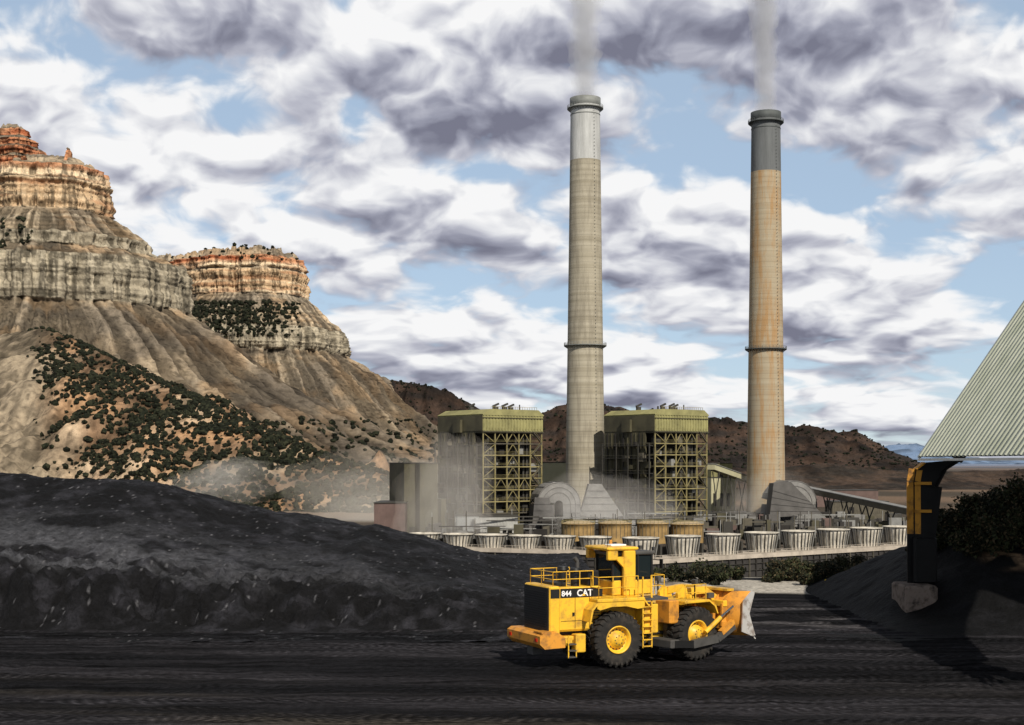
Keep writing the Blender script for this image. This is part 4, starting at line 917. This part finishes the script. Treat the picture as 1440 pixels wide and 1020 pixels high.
for s in(-1,1):
    y=s*2.22
    for (p,q,h) in(((.15,y,.95),(1.4,y,.85),.34),((1.4,y,.85),(3.1,y,1.0),.38),((3.1,y,1.0),(4.25,y,1.55),.36)): b.beam(p,q,.22,m_k if p[0]<1 else m_gry,h)
    b.box(-.1,.5,min(s*.7,s*2.3),max(s*.7,s*2.3),.75,1.15,m_gry,.04)
    b.beam((3.35,y,1.25),(4.2,y,1.75),.26,m_o,.24)
    b.cyl((2.3,s*2.2,1.35),(3.35,s*2.2,2.0),.12,.12,m_y,14);b.cyl((3.35,s*2.2,2.0),(4.25,s*2.2,2.5),.06,.06,m_chr,12)
    b.cyl((2.4,s*.95,3.0),(3.4,s*1.0,2.5),.13,.13,m_y,14);b.cyl((3.4,s*1.0,2.5),(4.1,s*1.0,2.1),.07,.07,m_chr,12)
    b.ext([(2.0,2.3),(1.9,3.15),(2.25,3.45),(2.65,3.2),(3.0,2.2)],min(s*.55,s*.72),max(s*.55,s*.72),m_y)
    b.beam((2.4,s*.6,3.2),(3.6,s*.8,3.25),.24,m_y,.34);b.beam((3.6,s*.8,3.25),(4.3,s*.9,2.8),.24,m_y,.34)
    b.box(3.2,3.6,min(s*1.3,s*1.55),max(s*1.3,s*1.55),2.9,3.15,m_gry)
rail(b,[(1.1,-2.05,2.93),(1.8,-2.05,2.93),(2.5,-2.05,2.93)],m_y,.75);rail(b,[(1.1,2.05,2.93),(1.8,2.05,2.93),(2.5,2.05,2.93)],m_y,.75)
for s in(-1,1):
    b.beam((2.5,s*1.3,2.92),(2.5,s*1.3,3.7),.06,m_k);b.box(2.4,2.6,s*1.3-.16,s*1.3+.16,3.6,3.85,m_gry,.02)
b.make('lift_arms',FE)
face=[(.42,1.05),(.20,1.28),(.04,1.65),(0,2.1),(.06,2.5),(.22,2.9),(.40,3.12)]
back=[(.34,1.0),(.10,1.2),(-.10,1.62),(-.15,2.1),(-.08,2.55),(.10,2.96),(.32,3.2)]
st_=[(-2.45,.62),(-1.75,0),(0,0),(1.75,0),(2.45,.62)]
b=MB();bx=4.35
def sweep(pr,m,t0=0,t1=None,off=0):
    pr=pr[t0:t1];n=len(pr)
    vs=[(bx+dx_+x+off,y,z) for (y,dx_) in st_ for x,z in pr]
    b.add(vs,[(i*n+j,(i+1)*n+j,(i+1)*n+j+1,i*n+j+1) for i in range(4) for j in range(n-1)],m,True)
sweep(face,m_st);sweep(back,m_o)
sweep([face[-1],back[-1]],m_y);sweep([face[0],back[0]],m_st)
for i in(0,4):
    y,d=st_[i];n=7
    vs=[(bx+d+x,y,z) for x,z in face]+[(bx+d+x,y,z) for x,z in back]
    b.add(vs,[(j,j+1,n+j+1,n+j) for j in range(6)],m_st)
    s=-1 if i==0 else 1
    b.ext([(bx+d-.42,1.25),(bx+d-.32,2.75),(bx+d+.30,3.22),(bx+d+.5,3.12),(bx+d+.12,2.1),(bx+d+.55,1.0),(bx+d+.3,.98)],min(y,y+s*.06),max(y,y+s*.06),m_st)
sweep([(.40,1.12),(.64,.84),(.60,.80),(.34,1.04)],m_st)
b.box(bx-.42,bx-.10,-1.8,1.8,1.35,1.75,m_o,.03);b.box(bx-.36,bx-.08,-1.8,1.8,2.45,2.75,m_y,.03)
for y in(-1.7,-1.1,-.5,.1,.6,1.2,1.7): b.ext([(bx-.12,1.3),(bx-.45,1.5),(bx-.4,2.6),(bx+.0,3.0),(bx-.08,2.4)],y-.05,y+.05,m_o if int(y*10)%2 else m_y)
b.box(bx-.3,bx+.3,-.3,.3,3.0,3.3,m_y,.03)
b.box(bx-.05,bx+.42,-1.75,1.75,3.205,3.32,m_y)
b.make('blade',FE)
# ================= STEAM PLUMES / DUST (homogeneous scattering, nested shells for soft edges) =================
def volmat(name,dens,col,g=-.3):
    m=bpy.data.materials.new(name);m.use_nodes=True;n=m.node_tree;N=n.nodes;L=n.links;N.clear()
    o=N.new('ShaderNodeOutputMaterial');v=N.new('ShaderNodeVolumeScatter');L.new(v.outputs[0],o.inputs['Volume'])
    v.inputs['Color'].default_value=(*col,1);v.inputs['Anisotropy'].default_value=g;v.inputs['Density'].default_value=dens
    return m
m_steam=volmat('steam',.040,(1,1,1),-.55)
def plume(px_,Y,ytop,drift,w0,w1):
    E=empty('steam_plume',Matrix.Translation((X_(px_,Y),Y,0)));k=Y/2000;n=32;m=44;z0=Z_(ytop,Y)-3;z1=Z_(-60,Y)
    for sidx,fr_ in enumerate((1.0,.74,.5)):
        e=MB();vs=[]
        for i in range(m):
            t=i/(m-1);cx=drift*t*k+.8*math.sin(i*.5)*t+.5*math.sin(i*1.3+sidx)*t;r=(w0+(w1-w0)*t)*k*fr_
            for j in range(n):
                a=2*math.pi*j/n
                nz_=float(fbm(np.array([math.cos(a)*1.6+5+sidx*3]),np.array([math.sin(a)*1.6+5]),np.array([i*.55+px_]),o=2,s=3)[0]-.5)
                q=1+.9*nz_*min(1,t*5+.1)
                vs.append((cx+r*q*math.cos(a),r*q*math.sin(a),z0+(z1-z0)*t))
        fs=[(i*n+j,i*n+(j+1)%n,(i+1)*n+(j+1)%n,(i+1)*n+j) for i in range(m-1) for j in range(n)]+[tuple(range(n-1,-1,-1)),tuple(range((m-1)*n,m*n))]
        e.add(vs,fs,m_steam,True);e.make('steam_layer',E)
plume(823,605,140,-2,17,26);plume(1077,620,160,-5,15,24)
iv,if_=ico(4)
def dust(c,r,dens,col,seed,n=4):
    E=empty('dust_cloud',Matrix.Translation(c));m=volmat('dust',dens,col,-.35);R=np.random.default_rng(seed)
    for i in range(n):
        s=1-.2*i
        q=iv*(1+1.3*(fbm(iv[:,0]*1.5+seed+i*.4,iv[:,1]*1.5+3,iv[:,2]*1.5+7,o=3,s=seed)-.5))[:,None]
        q=q*np.array(r)*s+np.array([R.uniform(-.15,.15)*r[0],0,-.18*i*r[2]])
        np_mesh('dust_layer',q,if_,[m],True,parent=E)
dust((X_(350,900),880,Z_(704,900)),(52,28,22),.0075,(1,.95,.87),1)
dust((X_(290,900),900,Z_(692,900)),(30,20,16),.005,(1,.95,.87),6,2)
dust((X_(535,700),690,Z_(710,700)),(50,26,24),.005,(.95,.87,.76),2,3)
dust((X_(636,530),520,Z_(702,530)),(19,10,24),.010,(.92,.85,.76),3,3)
dust((X_(845,590),545,Z_(710,590)),(26,10,13),.010,(.95,.9,.84),4,3)
dust((X_(1070,600),585,Z_(708,600)),(20,10,14),.008,(.95,.9,.84),5,2)
